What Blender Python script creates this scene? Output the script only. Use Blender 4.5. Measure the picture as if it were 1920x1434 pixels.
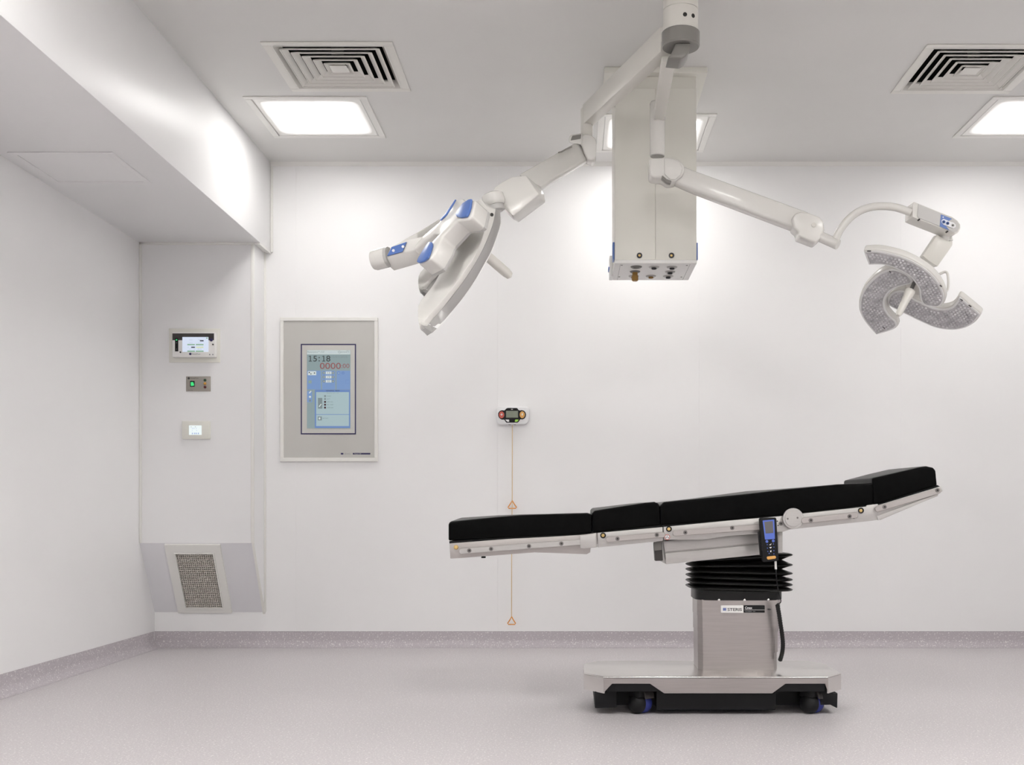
import bpy, bmesh, math, random
from mathutils import Vector, Matrix
random.seed(7)
S = bpy.context.scene
C = S.collection
for o in list(bpy.data.objects):
    bpy.data.objects.remove(o)

# ------------------------------------------------------------------ camera, world, exposure
F, CU, CV, HC = 2127.0, 1070.0, 965.0, 0.827        # focal length and principal point in pixels of the 1920x1434 frame
cam = bpy.data.cameras.new('camera')
cam.sensor_fit = 'HORIZONTAL'; cam.sensor_width = 36.0
cam.lens = F / 1920 * 36
cam.shift_x = (960 - CU) / 1920
cam.shift_y = (CV - 717) / 1920
cam.clip_start = 0.05
co = bpy.data.objects.new('camera', cam); C.objects.link(co)
co.location = (0, 0, HC); co.rotation_euler = (math.pi / 2, 0, 0)
S.camera = co
w = bpy.data.worlds.new('world'); S.world = w; w.use_nodes = True
w.node_tree.nodes['Background'].inputs[0].default_value = (1, 1, 1, 1)
w.node_tree.nodes['Background'].inputs[1].default_value = 0.02
S.view_settings.view_transform = 'Standard'; S.view_settings.look = 'None'
S.view_settings.gamma = 1; S.view_settings.use_curve_mapping = False
S.view_settings.exposure = 0.0
LAMP_BACK, LAMP_FILL = 14.5, 43.0

# ------------------------------------------------------------------ room figures
DB = 7.09                 # back wall
ZC = HC + 2.2             # ceiling
XL, XR, YF = -2.6, 3.15, -1.3
XB, ZB = -1.873, HC + 1.641   # bulkhead face and underside
YD = 6.844                # face of the alcove duct chase


def at(u, v, Y):
    return Vector(((u - CU) / F * Y, Y, HC + (CV - v) / F * Y))


def ray_plane(u, v, P, n):
    d = Vector(((u - CU) / F, 1, (CV - v) / F)); o = Vector((0, 0, HC))
    return o + d * ((P - o).dot(n) / d.dot(n))


def atz(u, v, z):
    return ray_plane(u, v, Vector((0, 0, z)), Vector((0, 0, 1)))


# ------------------------------------------------------------------ materials
def mat(name, col, rough=0.5, metal=0.0, emit=None, es=0.0, coat=0.0, spec=None, trans=0.0):
    m = bpy.data.materials.new(name); m.use_nodes = True
    b = m.node_tree.nodes['Principled BSDF']
    b.inputs['Base Color'].default_value = (*col, 1); b.inputs['Roughness'].default_value = rough
    b.inputs['Metallic'].default_value = metal
    if coat: b.inputs['Coat Weight'].default_value = coat; b.inputs['Coat Roughness'].default_value = 0.1
    if spec is not None: b.inputs['Specular IOR Level'].default_value = spec
    if trans: b.inputs['Transmission Weight'].default_value = trans
    if emit: b.inputs['Emission Color'].default_value = (*emit, 1); b.inputs['Emission Strength'].default_value = es
    return m


def N(m, t, **k):
    n = m.node_tree.nodes.new(t)
    for a, v in k.items(): setattr(n, a, v)
    return n


def noise_colour(m, scale, ca, cb, lo=0.35, hi=0.65, detail=3, stretch=None, bump=0.0, rough=None):
    nt = m.node_tree; b = nt.nodes['Principled BSDF']
    tc = N(m, 'ShaderNodeTexCoord'); mp = N(m, 'ShaderNodeMapping')
    if stretch: mp.inputs['Scale'].default_value = stretch
    nz = N(m, 'ShaderNodeTexNoise'); nz.inputs['Scale'].default_value = scale; nz.inputs['Detail'].default_value = detail
    cr = N(m, 'ShaderNodeValToRGB')
    cr.color_ramp.elements[0].position = lo; cr.color_ramp.elements[0].color = (*ca, 1)
    cr.color_ramp.elements[1].position = hi; cr.color_ramp.elements[1].color = (*cb, 1)
    nt.links.new(tc.outputs['Object'], mp.inputs[0]); nt.links.new(mp.outputs[0], nz.inputs['Vector'])
    nt.links.new(nz.outputs['Fac'], cr.inputs[0]); nt.links.new(cr.outputs[0], b.inputs['Base Color'])
    if bump:
        bp = N(m, 'ShaderNodeBump'); bp.inputs['Strength'].default_value = bump; bp.inputs['Distance'].default_value = 0.002
        nt.links.new(nz.outputs['Fac'], bp.inputs['Height']); nt.links.new(bp.outputs[0], b.inputs['Normal'])
    if rough:
        mr = N(m, 'ShaderNodeMapRange'); mr.inputs[3].default_value, mr.inputs[4].default_value = rough
        nt.links.new(nz.outputs['Fac'], mr.inputs[0]); nt.links.new(mr.outputs[0], b.inputs['Roughness'])
    return m


M = {}
M['wall'] = noise_colour(mat('wall_sheet', (.9, .9, .9), .42), 1.3, (.895, .89, .892), (.91, .905, .907))
M['ceiling'] = noise_colour(mat('ceiling_paint', (.75, .74, .72), .6), 2.0, (.735, .727, .71), (.755, .747, .73))
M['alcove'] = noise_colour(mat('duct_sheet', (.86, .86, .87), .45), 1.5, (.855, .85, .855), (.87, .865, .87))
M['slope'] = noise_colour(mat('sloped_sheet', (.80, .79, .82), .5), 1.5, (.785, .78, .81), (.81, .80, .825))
M['trim'] = mat('white_trim', (.84, .83, .80), .4)


def floor_mat(name, base_a, base_b, speck, thr):
    m = mat(name, base_a, .42); nt = m.node_tree; b = nt.nodes['Principled BSDF']
    tc = N(m, 'ShaderNodeTexCoord')
    n1 = N(m, 'ShaderNodeTexNoise'); n1.inputs['Scale'].default_value = 150; n1.inputs['Detail'].default_value = 4
    n2 = N(m, 'ShaderNodeTexNoise'); n2.inputs['Scale'].default_value = 115; n2.inputs['Detail'].default_value = 1
    n3 = N(m, 'ShaderNodeTexNoise'); n3.inputs['Scale'].default_value = 1.1
    for n in (n1, n2, n3): nt.links.new(tc.outputs['Object'], n.inputs['Vector'])
    cr = N(m, 'ShaderNodeValToRGB')
    cr.color_ramp.elements[0].position = .35; cr.color_ramp.elements[0].color = (*base_a, 1)
    cr.color_ramp.elements[1].position = .65; cr.color_ramp.elements[1].color = (*base_b, 1)
    nt.links.new(n1.outputs['Fac'], cr.inputs[0])
    th = N(m, 'ShaderNodeMapRange'); th.inputs[1].default_value = thr; th.inputs[2].default_value = thr + .025
    nt.links.new(n2.outputs['Fac'], th.inputs[0])
    mx = N(m, 'ShaderNodeMix', data_type='RGBA'); mx.inputs[7].default_value = (*speck, 1)
    nt.links.new(th.outputs[0], mx.inputs[0]); nt.links.new(cr.outputs[0], mx.inputs[6])
    nt.links.new(mx.outputs[2], b.inputs['Base Color'])
    mr = N(m, 'ShaderNodeMapRange'); mr.inputs[3].default_value = .36; mr.inputs[4].default_value = .5
    nt.links.new(n3.outputs['Fac'], mr.inputs[0]); nt.links.new(mr.outputs[0], b.inputs['Roughness'])
    return m


M['floor'] = floor_mat('speckled_vinyl', (.54, .505, .52), (.64, .605, .615), (.84, .815, .81), .645)
M['cove'] = floor_mat('speckled_vinyl_shaded', (.47, .43, .46), (.55, .51, .535), (.76, .735, .73), .635)  # same vinyl as the floor, with the upright cove's shade put into the colour
M['plastic'] = mat('white_enamel', (.735, .72, .685), .26, coat=.2)
M['plastic_b'] = mat('warm_white_enamel', (.72, .70, .65), .3)
M['column'] = mat('column_enamel', (.78, .765, .70), .38)
M['column_low'] = mat('column_base_enamel', (.84, .83, .81), .35)
M['vent'] = mat('vent_enamel', (.80, .785, .74), .45)
M['frame'] = mat('light_frame_white', (.82, .81, .78), .4)
M['dark'] = mat('duct_dark', (.012, .012, .012), .8)
M['grey'] = mat('grey_plastic', (.22, .21, .195), .35)
M['rim'] = mat('grey_rim', (.50, .49, .475), .3)
M['band'] = mat('grey_petal_band', (.36, .35, .34), .3)
M['midgrey'] = mat('dark_grey_plastic', (.16, .155, .15), .4)
M['blue'] = mat('blue_plastic', (.085, .17, .46), .35)
M['black'] = noise_colour(mat('black_vinyl', (.003, .003, .003), .30, spec=.045), 60, (.0025, .0025, .0025), (.004, .004, .004))
M['pad_top'] = M['black']
M['rubber'] = mat('black_rubber', (.006, .006, .006), .35, spec=.3)
M['blackp'] = mat('black_plastic', (.008, .008, .009), .5, spec=.25)
M['steel'] = noise_colour(mat('brushed_steel', (.66, .63, .61), .28, 1.0), 9, (.43, .40, .387), (.46, .43, .417), stretch=(.8, .8, 25), rough=(.28, .36))
M['steel_p'] = noise_colour(mat('polished_steel', (.72, .70, .68), .2, 1.0), 7, (.70, .68, .66), (.76, .74, .72), stretch=(1, 1, 1), rough=(.2, .3))
M['alu'] = noise_colour(mat('satin_rail', (.54, .525, .51), .42, .7), 20, (.525, .51, .495), (.555, .54, .525), stretch=(1, 10, 10))
M['rail'] = noise_colour(mat('satin_frame', (.48, .45, .435), .45, .7), 20, (.465, .435, .42), (.495, .465, .45), stretch=(1, 10, 10))
M['chrome'] = mat('chrome', (.75, .74, .73), .15, 1.0)
M['outlet'] = mat('outlet_metal', (.42, .41, .40), .3, .9)
M['gold'] = mat('brass', (.72, .52, .22), .28, 1.0)
M['brass_dark'] = mat('dark_brass', (.30, .17, .05), .35, .8)
M['screw'] = mat('screw_steel', (.22, .205, .20), .4, .85)
M['hole'] = mat('dark_hole', (.03, .028, .025), .7)
M['lens'] = noise_colour(mat('clear_lens', (.55, .54, .55), .2, coat=.4), 35, (.46, .45, .46), (.66, .645, .66))
M['led'] = noise_colour(mat('led_cell', (.66, .65, .67), .15, coat=.5), 30, (.52, .51, .53), (.76, .745, .76))
M['leddark'] = mat('led_mask', (.10, .09, .09), .4)
M['clear'] = mat('frosted_edge', (.86, .86, .85), .25)
M['panelgrey'] = noise_colour(mat('anodised_panel', (.55, .54, .515), .45, .1), 3, (.545, .535, .505), (.565, .555, .53))
M['bezel'] = mat('screen_bezel', (.60, .59, .56), .45)
M['navy'] = mat('navy_ink', (.02, .015, .09), .5)
M['orange'] = mat('orange_plastic', (.75, .30, .04), .4)
M['cord'] = mat('tan_cord', (.72, .55, .33), .7)
M['red'] = mat('red_button', (.55, .10, .07), .35)
M['amber'] = mat('amber_button', (.72, .38, .10), .35)
M['lcd'] = mat('lcd_glass', (.24, .27, .21), .2)
M['white'] = mat('white_ink', (.85, .85, .86), .5)
M['lime'] = mat('lime_button', (.32, .62, .08), .4)
M['keyblue'] = mat('keypad_blue', (.10, .17, .60), .45)
M['lcdgrey'] = mat('handset_lcd', (.13, .125, .13), .3)
M['ink'] = mat('dark_ink', (.05, .05, .055), .6)
M['greyink'] = mat('grey_ink', (.28, .29, .31), .6)
M['wheel'] = mat('blue_tyre', (.02, .03, .20), .5)
M['cream'] = mat('cream_plate', (.80, .79, .73), .45)
M['tablet'] = mat('alarm_case', (.85, .84, .82), .35)
M['charcoal'] = mat('charcoal_band', (.045, .04, .038), .45)
M['steelplate'] = mat('steel_wall_plate', (.36, .335, .30), .42, .5)
M['lampgreen'] = mat('dark_green_lens', (.01, .06, .02), .3)
M['lampamber'] = mat('amber_lens', (.55, .27, .03), .3)
M['lampred'] = mat('dark_red_lens', (.09, .006, .008), .3)


def screen(name, col, k=1.0):
    return mat(name, tuple(c * .08 for c in col), .3, emit=col, es=k)


M['s_green'] = screen('lit_green', (.05, .75, .22), 1.0)
M['s_head'] = screen('screen_header', (.60, .68, .68), .8)
M['s_teal'] = screen('screen_teal', (.29, .38, .39), .75)
M['s_blue'] = screen('screen_blue', (.20, .33, .60), .8)
M['s_pale'] = screen('screen_pale', (.41, .54, .57), .8)
M['s_white'] = screen('screen_white', (.68, .75, .74), .8)
M['s_dark'] = screen('screen_dark', (.07, .09, .09), .5)
M['s_red'] = screen('screen_red', (.30, .10, .10), .8)
M['s_maroon'] = screen('screen_maroon', (.05, .012, .015), .8)
M['s_grey'] = screen('screen_grey', (.22, .28, .29), .8)
M['s_frame'] = screen('screen_frame_blue', (.15, .26, .55), .8)
M['s_bright'] = screen('alarm_screen', (.66, .73, .87), .95)
M['s_bright2'] = screen('thermostat_screen', (.84, .92, .92), .95)
M['s_row'] = screen('alarm_green_row', (.24, .42, .28), .9)
M['s_yellow'] = screen('alarm_yellow_row', (.68, .74, .48), .9)
M['s_ink'] = screen('alarm_ink', (.05, .06, .10), .5)
M['s_bluei'] = screen('thermostat_ink', (.42, .52, .78), .9)
M['s_lav'] = screen('alarm_grey', (.42, .47, .60), .9)


def diffuser_mat(name, strength):
    m = mat(name, (.8, .79, .76), .4); nt = m.node_tree; b = nt.nodes['Principled BSDF']
    tc = N(m, 'ShaderNodeTexCoord'); sp = N(m, 'ShaderNodeSeparateXYZ'); nt.links.new(tc.outputs['Object'], sp.inputs[0])
    terms = []
    for ax in (0, 1):
        d = N(m, 'ShaderNodeMath', operation='DIVIDE'); d.inputs[1].default_value = .25; nt.links.new(sp.outputs[ax], d.inputs[0])
        a = N(m, 'ShaderNodeMath', operation='ABSOLUTE'); nt.links.new(d.outputs[0], a.inputs[0])
        p = N(m, 'ShaderNodeMath', operation='POWER'); p.inputs[1].default_value = 9; nt.links.new(a.outputs[0], p.inputs[0])
        terms.append(p)
    sm_ = N(m, 'ShaderNodeMath', operation='ADD'); nt.links.new(terms[0].outputs[0], sm_.inputs[0]); nt.links.new(terms[1].outputs[0], sm_.inputs[1])
    core = N(m, 'ShaderNodeMapRange'); tail = N(m, 'ShaderNodeMapRange')
    for r, v in ((core, (.25, .8, strength, 0)), (tail, (.5, 1.9, 1.0, .08))):
        for k in range(4): r.inputs[k + 1].default_value = v[k]
        nt.links.new(sm_.outputs[0], r.inputs[0])
    mx = N(m, 'ShaderNodeMath', operation='MAXIMUM'); nt.links.new(core.outputs[0], mx.inputs[0]); nt.links.new(tail.outputs[0], mx.inputs[1])
    nt.links.new(mx.outputs[0], b.inputs['Emission Strength'])
    b.inputs['Emission Color'].default_value = (1, .985, .96, 1)
    return m


M['glow'] = diffuser_mat('opal_diffuser_lit', LAMP_BACK)
M['glow_fill'] = diffuser_mat('opal_diffuser_fill', LAMP_FILL)  # stronger emitter, only for the added fill lights out of view


# ------------------------------------------------------------------ mesh helpers
class B:
    def __init__(s): s.bm = bmesh.new()

    def box(s, x0, x1, y0, y1, z0, z1):
        v = [s.bm.verts.new((x, y, z)) for x in (x0, x1) for y in (y0, y1) for z in (z0, z1)]
        for f in ((0, 1, 3, 2), (4, 6, 7, 5), (0, 4, 5, 1), (2, 3, 7, 6), (0, 2, 6, 4), (1, 5, 7, 3)):
            s.bm.faces.new([v[i] for i in f])
        return s

    def prism(s, pts, vec):
        a = [s.bm.verts.new(p) for p in pts]; b = [s.bm.verts.new(Vector(p) + Vector(vec)) for p in pts]
        s.bm.faces.new(a); s.bm.faces.new(b[::-1]); n = len(a)
        for i in range(n): s.bm.faces.new((a[i], b[i], b[(i + 1) % n], a[(i + 1) % n]))
        return s

    def loft(s, rings, close=True, caps=True):
        R = [[s.bm.verts.new(p) for p in r] for r in rings]; n = len(R[0])
        for i in range(len(R) - 1):
            for j in range(n if close else n - 1):
                k = (j + 1) % n
                s.bm.faces.new((R[i][j], R[i][k], R[i + 1][k], R[i + 1][j]))
        if caps:
            s.bm.faces.new(R[0][::-1]); s.bm.faces.new(R[-1])
        return s

    def hull(s, pts):
        vs = [s.bm.verts.new(p) for p in pts]
        r = bmesh.ops.convex_hull(s.bm, input=vs)
        junk = [g for g in r['geom_interior'] + r['geom_unused'] if isinstance(g, bmesh.types.BMVert) and g.is_valid]
        bmesh.ops.delete(s.bm, geom=list(set(junk)), context='VERTS')
        bmesh.ops.dissolve_limit(s.bm, angle_limit=.02, verts=s.bm.verts[:], edges=s.bm.edges[:])
        return s

    def tube(s, path, r, n=16, caps=True):
        path = [Vector(p) for p in path]; rings = []; up = None
        for i, p in enumerate(path):
            t = (path[min(i + 1, len(path) - 1)] - path[max(i - 1, 0)]).normalized()
            if up is None:
                up = t.orthogonal().normalized()
            up = (up - t * up.dot(t)).normalized(); q = t.cross(up)
            rr = r[i] if isinstance(r, (list, tuple)) else r
            rings.append([p + (up * math.cos(a) + q * math.sin(a)) * rr for a in (2 * math.pi * k / n for k in range(n))])
        return s.loft(rings, True, caps)

    def lathe(s, prof, origin, axis=(0, 0, 1), n=24):
        ax = Vector(axis).normalized(); o = Vector(origin); up = ax.orthogonal().normalized(); q = ax.cross(up)
        rings = [[o + ax * h + (up * math.cos(a) + q * math.sin(a)) * max(r, 1e-4) for a in (2 * math.pi * k / n for k in range(n))] for r, h in prof]
        return s.loft(rings)

    def sphere(s, c, r, n=10):
        bmesh.ops.create_uvsphere(s.bm, u_segments=n, v_segments=max(6, n // 2), radius=r, matrix=Matrix.Translation(c)); return s


def world_origin(p):
    v = Vector((0, 0, 0))
    while p is not None:
        v += p.location; p = p.parent
    return v


def obj(name, b, m, parent=None, bev=0.0, seg=2, smooth=32, origin=None, ang=30):
    bm = b.bm
    bmesh.ops.recalc_face_normals(bm, faces=bm.faces[:])
    if bev:
        es = [e for e in bm.edges if len(e.link_faces) == 2 and e.calc_face_angle(0) > math.radians(ang)]
        bmesh.ops.bevel(bm, geom=es, offset=bev, segments=seg, profile=.5, affect='EDGES', clamp_overlap=True)
    wo = world_origin(parent); loc = Vector(origin) - wo if origin is not None else Vector((0, 0, 0))
    bmesh.ops.translate(bm, verts=bm.verts[:], vec=-(wo + loc))
    me = bpy.data.meshes.new(name); bm.to_mesh(me); bm.free()
    me.materials.append(m)
    if smooth:
        for p in me.polygons: p.use_smooth = True
        me.set_sharp_from_angle(angle=math.radians(smooth))
    o = bpy.data.objects.new(name, me); C.objects.link(o)
    o.parent = parent; o.location = loc
    return o


def struct(name, b, m, parent=None, **k):
    o = obj(name, b, m, parent, **k)
    if parent is None: o['kind'] = 'structure'
    return o


def thing(name, label, cat, loc=(0, 0, 0), group=None):
    o = bpy.data.objects.new(name, None); C.objects.link(o); o.location = loc; o.empty_display_size = .1
    o['label'] = label; o['category'] = cat
    if group: o['group'] = group
    return o


def dup(root, loc, label):
    def cp(o, parent):
        c = o.copy(); C.objects.link(c); c.parent = parent
        for ch in list(o.children): cp(ch, c)
        return c
    r = cp(root, None); r.location = loc; r['label'] = label
    return r


def cpart(o, parent, vec):
    c = o.copy(); C.objects.link(c); c.parent = parent; c.location = o.location + Vector(vec)
    for ch in list(o.children):
        d = ch.copy(); C.objects.link(d); d.parent = c
    return c


def crom(pts, k=4, closed=False):
    P = [Vector(p) for p in pts]; n = len(P); out = []
    for i in range(n if closed else n - 1):
        g = (lambda j: P[j % n]) if closed else (lambda j: P[min(max(j, 0), n - 1)])
        a, b, c, d = g(i - 1), g(i), g(i + 1), g(i + 2)
        for s in range(k):
            t = s / k
            out.append(.5 * ((2 * b) + (c - a) * t + (2 * a - 5 * b + 4 * c - d) * t * t + (3 * b - a - 3 * c + d) * t ** 3))
    if not closed: out.append(P[-1])
    return out


def resample(pts, n):
    P = [Vector(p) for p in crom(pts, 6)]; L = [0]
    for a, b in zip(P, P[1:]): L.append(L[-1] + (b - a).length)
    out = []
    for i in range(n):
        s = L[-1] * i / (n - 1); j = 0
        while j < len(P) - 2 and L[j + 1] < s: j += 1
        t = (s - L[j]) / max(1e-9, L[j + 1] - L[j]); out.append(P[j].lerp(P[j + 1], t))
    return out


_fonts = {}


def text(s, box, Y, m, parent, name='lettering', place=None, bold=0.0):
    """lettering fitted into the box (u0, v0, u1, v1), standing on the vertical plane at depth Y (flat print)"""
    cu = bpy.data.curves.new('t', 'FONT'); cu.body = s; cu.size = 1; cu.resolution_u = 4; cu.offset = bold
    to = bpy.data.objects.new('t', cu); C.objects.link(to)
    bpy.context.view_layer.update()
    me = bpy.data.meshes.new_from_object(to.evaluated_get(bpy.context.evaluated_depsgraph_get()))
    bpy.data.objects.remove(to); bpy.data.curves.remove(cu)
    xs = [v.co.x for v in me.vertices]; ys = [v.co.y for v in me.vertices]
    x0, x1, y0, y1 = min(xs), max(xs), min(ys), max(ys)
    u0, v0, u1, v1 = box; wo = world_origin(parent)
    for v in me.vertices:
        a, b_ = (v.co.x - x0) / (x1 - x0), (v.co.y - y0) / (y1 - y0)
        v.co = at(u0 + a * (u1 - u0), v1 + b_ * (v0 - v1), Y) - wo
    me.name = name; me.materials.clear(); me.materials.append(m)
    o = bpy.data.objects.new(name, me); C.objects.link(o); o.parent = parent
    return o


def pbox(u0, v0, u1, v1, Y, d):
    """a box that shows as the pixel rectangle on its near face at depth Y and is d deep"""
    a, b = at(u0, v1, Y), at(u1, v0, Y)
    return B().box(a.x, b.x, Y, Y + d, a.z, b.z)


def pprism(pts, Y, d):
    return B().prism([at(u, v, Y) for u, v in pts], (0, d, 0))


def disc(u, v, Y, rpx, d, n=20, dome=False):
    r = rpx / F * Y; p = at(u, v, Y)
    prof = [(r, 0), (r, d)] if not dome else [(r, 0), (r, d * .35), (r * .8, d * .75), (r * .4, d * .95), (.0001, d)]
    return B().lathe(prof, p, (0, -1, 0), n)


# ================================================================== THE ROOM
struct('floor', B().box(XL - .1, XR + .1, YF - .1, DB + .1, -.05, 0), M['floor'], smooth=0)
LIGHTS = [(-1.40, 6.285), (0.478, 6.545), (2.547, 6.285)]
VENTS = [(-1.137, 5.580), (1.975, 5.609)]
VH = .262
cb = B()
xs = sorted({XL - .1, XR + .1} | {x + s * VH for x, _ in VENTS for s in (-1, 1)})
ys = sorted({YF - .1, DB + .1} | {y + s * VH for _, y in VENTS for s in (-1, 1)})
for xa, xb in zip(xs, xs[1:]):
    for ya, yb in zip(ys, ys[1:]):
        mx, my = (xa + xb) / 2, (ya + yb) / 2
        if any(abs(mx - x) < VH and abs(my - y) < VH for x, y in VENTS): continue
        cb.box(xa, xb, ya, yb, ZC, ZC + .03)
bmesh.ops.remove_doubles(cb.bm, verts=cb.bm.verts[:], dist=1e-5)
struct('ceiling', cb, M['ceiling'], smooth=0)

wb = struct('wall_back', B().box(XL - .1, XR + .1, DB + .012, DB + .1, 0, ZC + .03), M['wall'], smooth=0)
px = [XL, -1.717, -.457, .803, 2.063, XR]
for i, (a, b) in enumerate(zip(px, px[1:])):
    struct('panel', B().box(a + .00025, b - .00025, DB, DB + .012, .098, ZC - .001), M['wall'], wb, smooth=0)
struct('wall_left', B().box(XL - .1, XL, YF - .1, DB, 0, ZB + .02), M['wall'], smooth=0)
struct('wall_right', B().box(XR, XR + .1, YF - .1, DB, 0, ZC), M['wall'], smooth=0)
struct('wall_front', B().box(XL - .1, XR + .1, YF - .1, YF, 0, ZC), M['wall'], smooth=0)
struct('wall_bulkhead', B().box(XL - .1, XB, YF, DB, ZB, ZC + .01), M['wall'], bev=.004)

# duct chase in the alcove: face, returning side, sloped foot with an opening for the return grille
XS = -1.914
zt, zb_ = HC - (1018 - CV) / (F / YD), HC - (1147.5 - CV) / (F / DB)
SL = Vector((0, DB - YD, zb_ - zt)); SLn = Vector((0, SL.z, -SL.y)).normalized()      # slope direction and its outward normal
if SLn.y > 0: SLn = -SLn
cw = struct('wall_alcove', B().box(XL, XS, YD, YD + .02, zt, ZB).prism([(XS - .02, YD + .02, zt), (XS - .02, YD + .02, ZB), (XS - .02, DB, ZB), (XS - .02, DB, zb_)], (.02, 0, 0)), M['alcove'], smooth=0)


def sl(x, t, c=0):
    return Vector((x, YD, zt)) + SL * t + SLn * c


GX0, GX1, GT0, GT1 = -2.392, -2.165, .135, .915
sp = B()
for xa, xb, ta, tb in ((XL, XS, 0, GT0), (XL, XS, GT1, 1), (XL, GX0, GT0, GT1), (GX1, XS, GT0, GT1)):
    sp.prism([sl(xa, ta), sl(xb, ta), sl(xb, tb), sl(xa, tb)], -SLn * .012)
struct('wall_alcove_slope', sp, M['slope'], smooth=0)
# trims
T = .012
struct('trim_1', B().prism([(XL, DB, ZC), (XL, DB - .022, ZC), (XL, DB - .018, ZC - .008), (XL, DB - .006, ZC - .02), (XL, DB, ZC - .022)], (XR - XL, 0, 0)), M['trim'])
struct('trim_2', B().box(XB, XB + .014, DB - .016, DB, ZB - .004, ZC), M['trim'], bev=.003)
struct('trim_3', B().box(XS - .016, XS + .003, YD - .003, YD + .016, zt, ZB), M['trim'], bev=.002)
struct('trim_4', B().box(XL, XS, YD - .014, YD + .002, ZB - .014, ZB + .001), M['trim'], bev=.003)
struct('trim_5', B().box(XL, XL + .014, YD - .014, YD, zt, ZB), M['trim'], bev=.003)
struct('trim_6', B().box(XS - .003, XS + .012, DB - .012, DB, zb_, ZB), M['trim'], bev=.003)
struct('trim_7', B().prism([(XS - .01, YD, zt), (XS - .01, DB, zb_), (XS - .01, DB, zb_ - .012), (XS - .01, YD, zt - .012)], (.016, 0, 0)), M['trim'])
struct('trim_8', B().prism([(XB - .05, DB - .25, ZB + .001), (XB, DB - .25, ZB + .001), (XB, DB - .25, ZB - .012), (XB - .012, DB - .25, ZB - .012)], (0, .25, 0)), M['trim'])


def cove(name, p0, p1, inward, h=.1, r=.05):
    prof = [(0, h), (.004, h)] + [(.004 + r - r * math.cos(a), r - r * math.sin(a) + .0015) for a in (i * math.pi / 16 for i in range(9))] + [(.004 + r, 0), (0, 0)]
    inward = Vector(inward)
    rings = [[Vector(p) + inward * a + Vector((0, 0, z)) for a, z in prof] for p in (p0, p1)]
    struct(name, B().loft(rings), M['cove'], smooth=40)


cove('baseboard_back', (XL, DB, 0), (XR, DB, 0), (0, -1, 0))
cove('baseboard_left', (XL, YF, 0), (XL, DB - .02, 0), (1, 0, 0))
cove('baseboard_right', (XR, YF, 0), (XR, DB - .02, 0), (-1, 0, 0))
cove('baseboard_front', (XL, YF, 0), (XR, YF, 0), (0, 1, 0))


# ------------------------------------------------------------------ recessed ceiling lights
def ring_frame(b, x, y, ro, ri, z0, z1):
    b.box(x - ro, x + ro, y - ro, y - ri, z0, z1); b.box(x - ro, x + ro, y + ri, y + ro, z0, z1)
    b.box(x - ro, x - ri, y - ri, y + ri, z0, z1); b.box(x + ri, x + ro, y - ri, y + ri, z0, z1)
    return b


def ceiling_light(x, y, label, glow):
    t = thing('ceiling_light', label, 'light', (x, y, ZC), 'recessed ceiling lights')
    obj('frame', ring_frame(B(), x, y, .325, .29, ZC - .007, ZC), M['frame'], t, bev=.002, seg=1)
    obj('diffuser', B().box(x - .285, x + .285, y - .285, y + .285, ZC - .004, ZC), glow, t, bev=.002, seg=1, origin=(x, y, ZC))
    return t


l0 = ceiling_light(*LIGHTS[0], 'square lit ceiling light panel next to the bulkhead on the left', M['glow'])
dup(l0, (*LIGHTS[1], ZC), 'square lit ceiling light half hidden behind the hanging white column')
dup(l0, (*LIGHTS[2], ZC), 'square lit ceiling light at the right edge, below the right air vent')
fl = ceiling_light(-1.40, 3.0, 'added square fill light out of view towards the camera, left side', M['glow_fill'])  # this light and its copies are added, unseen, to brighten the room
dup(fl, (2.547, 3.0, ZC), 'added square fill light out of view towards the camera, right side')
dup(fl, (.478, 2.4, ZC), 'added square fill light out of view towards the camera, in the middle')
dup(fl, (-1.40, .2, ZC), 'added square fill light out of view above the photographer, left side')
dup(fl, (2.547, .2, ZC), 'added square fill light out of view above the photographer, right side')

# access panel under the alcove ceiling
t = thing('access_panel', 'flush white access panel in the low alcove ceiling, far left', 'panel', (-2.31, 5.37, ZB))
obj('frame', ring_frame(B(), -2.31, 5.37, .24, .21, ZB - .006, ZB), M['wall'], t, bev=.002, seg=1)
obj('cover', B().box(-2.518, -2.102, 5.162, 5.578, ZB - .003, ZB), M['wall'], t, bev=.001, seg=1)


# ------------------------------------------------------------------ square air diffusers
def vent(x, y, label):
    t = thing('air_vent', label, 'vent', (x, y, ZC), 'square ceiling air diffusers')
    obj('frame', ring_frame(B(), x, y, .308, .268, ZC - .006, ZC), M['vent'], t, bev=.003)
    # inner lip sloping up into the opening
    def sq(r, z): return [Vector((x + a * r, y + b * r, z)) for a, b in ((-1, -1), (1, -1), (1, 1), (-1, 1))]
    obj('neck', B().loft([sq(.268, ZC - .006), sq(.262, ZC - .006), sq(.238, ZC + .03), sq(.244, ZC + .03)], caps=False), M['vent'], t, smooth=0)
    obj('plenum', B().loft([sq(.258, ZC + .002), sq(.258, ZC + .28)], caps=False).prism(sq(.258, ZC + .28), (0, 0, .01)), M['dark'], t, smooth=0)
    for i in range(5):
        r = .236 - i * .043
        obj('louvre', B().loft([sq(r, ZC - .004), sq(r - .026, ZC + .011), sq(r - .029, ZC + .0105), sq(r - .004, ZC - .006), sq(r - .004, ZC - .0095), sq(r, ZC - .0095), sq(r, ZC - .004)], caps=False), M['vent'], t, smooth=0)
    obj('core', B().loft([sq(.042, ZC - .008), sq(.018, ZC + .012)]), M['vent'], t, smooth=0)
    obj('damper_blade', B().box(x - .03, x + .03, y - .05, y - .046, ZC + .04, ZC + .08), M['midgrey'], t, smooth=0)
    return t


v0 = vent(*VENTS[0], 'square louvred air vent in the ceiling, left one, above the lit panel')
dup(v0, (*VENTS[1], ZC), 'square louvred air vent cut by the right edge of the view')

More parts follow.
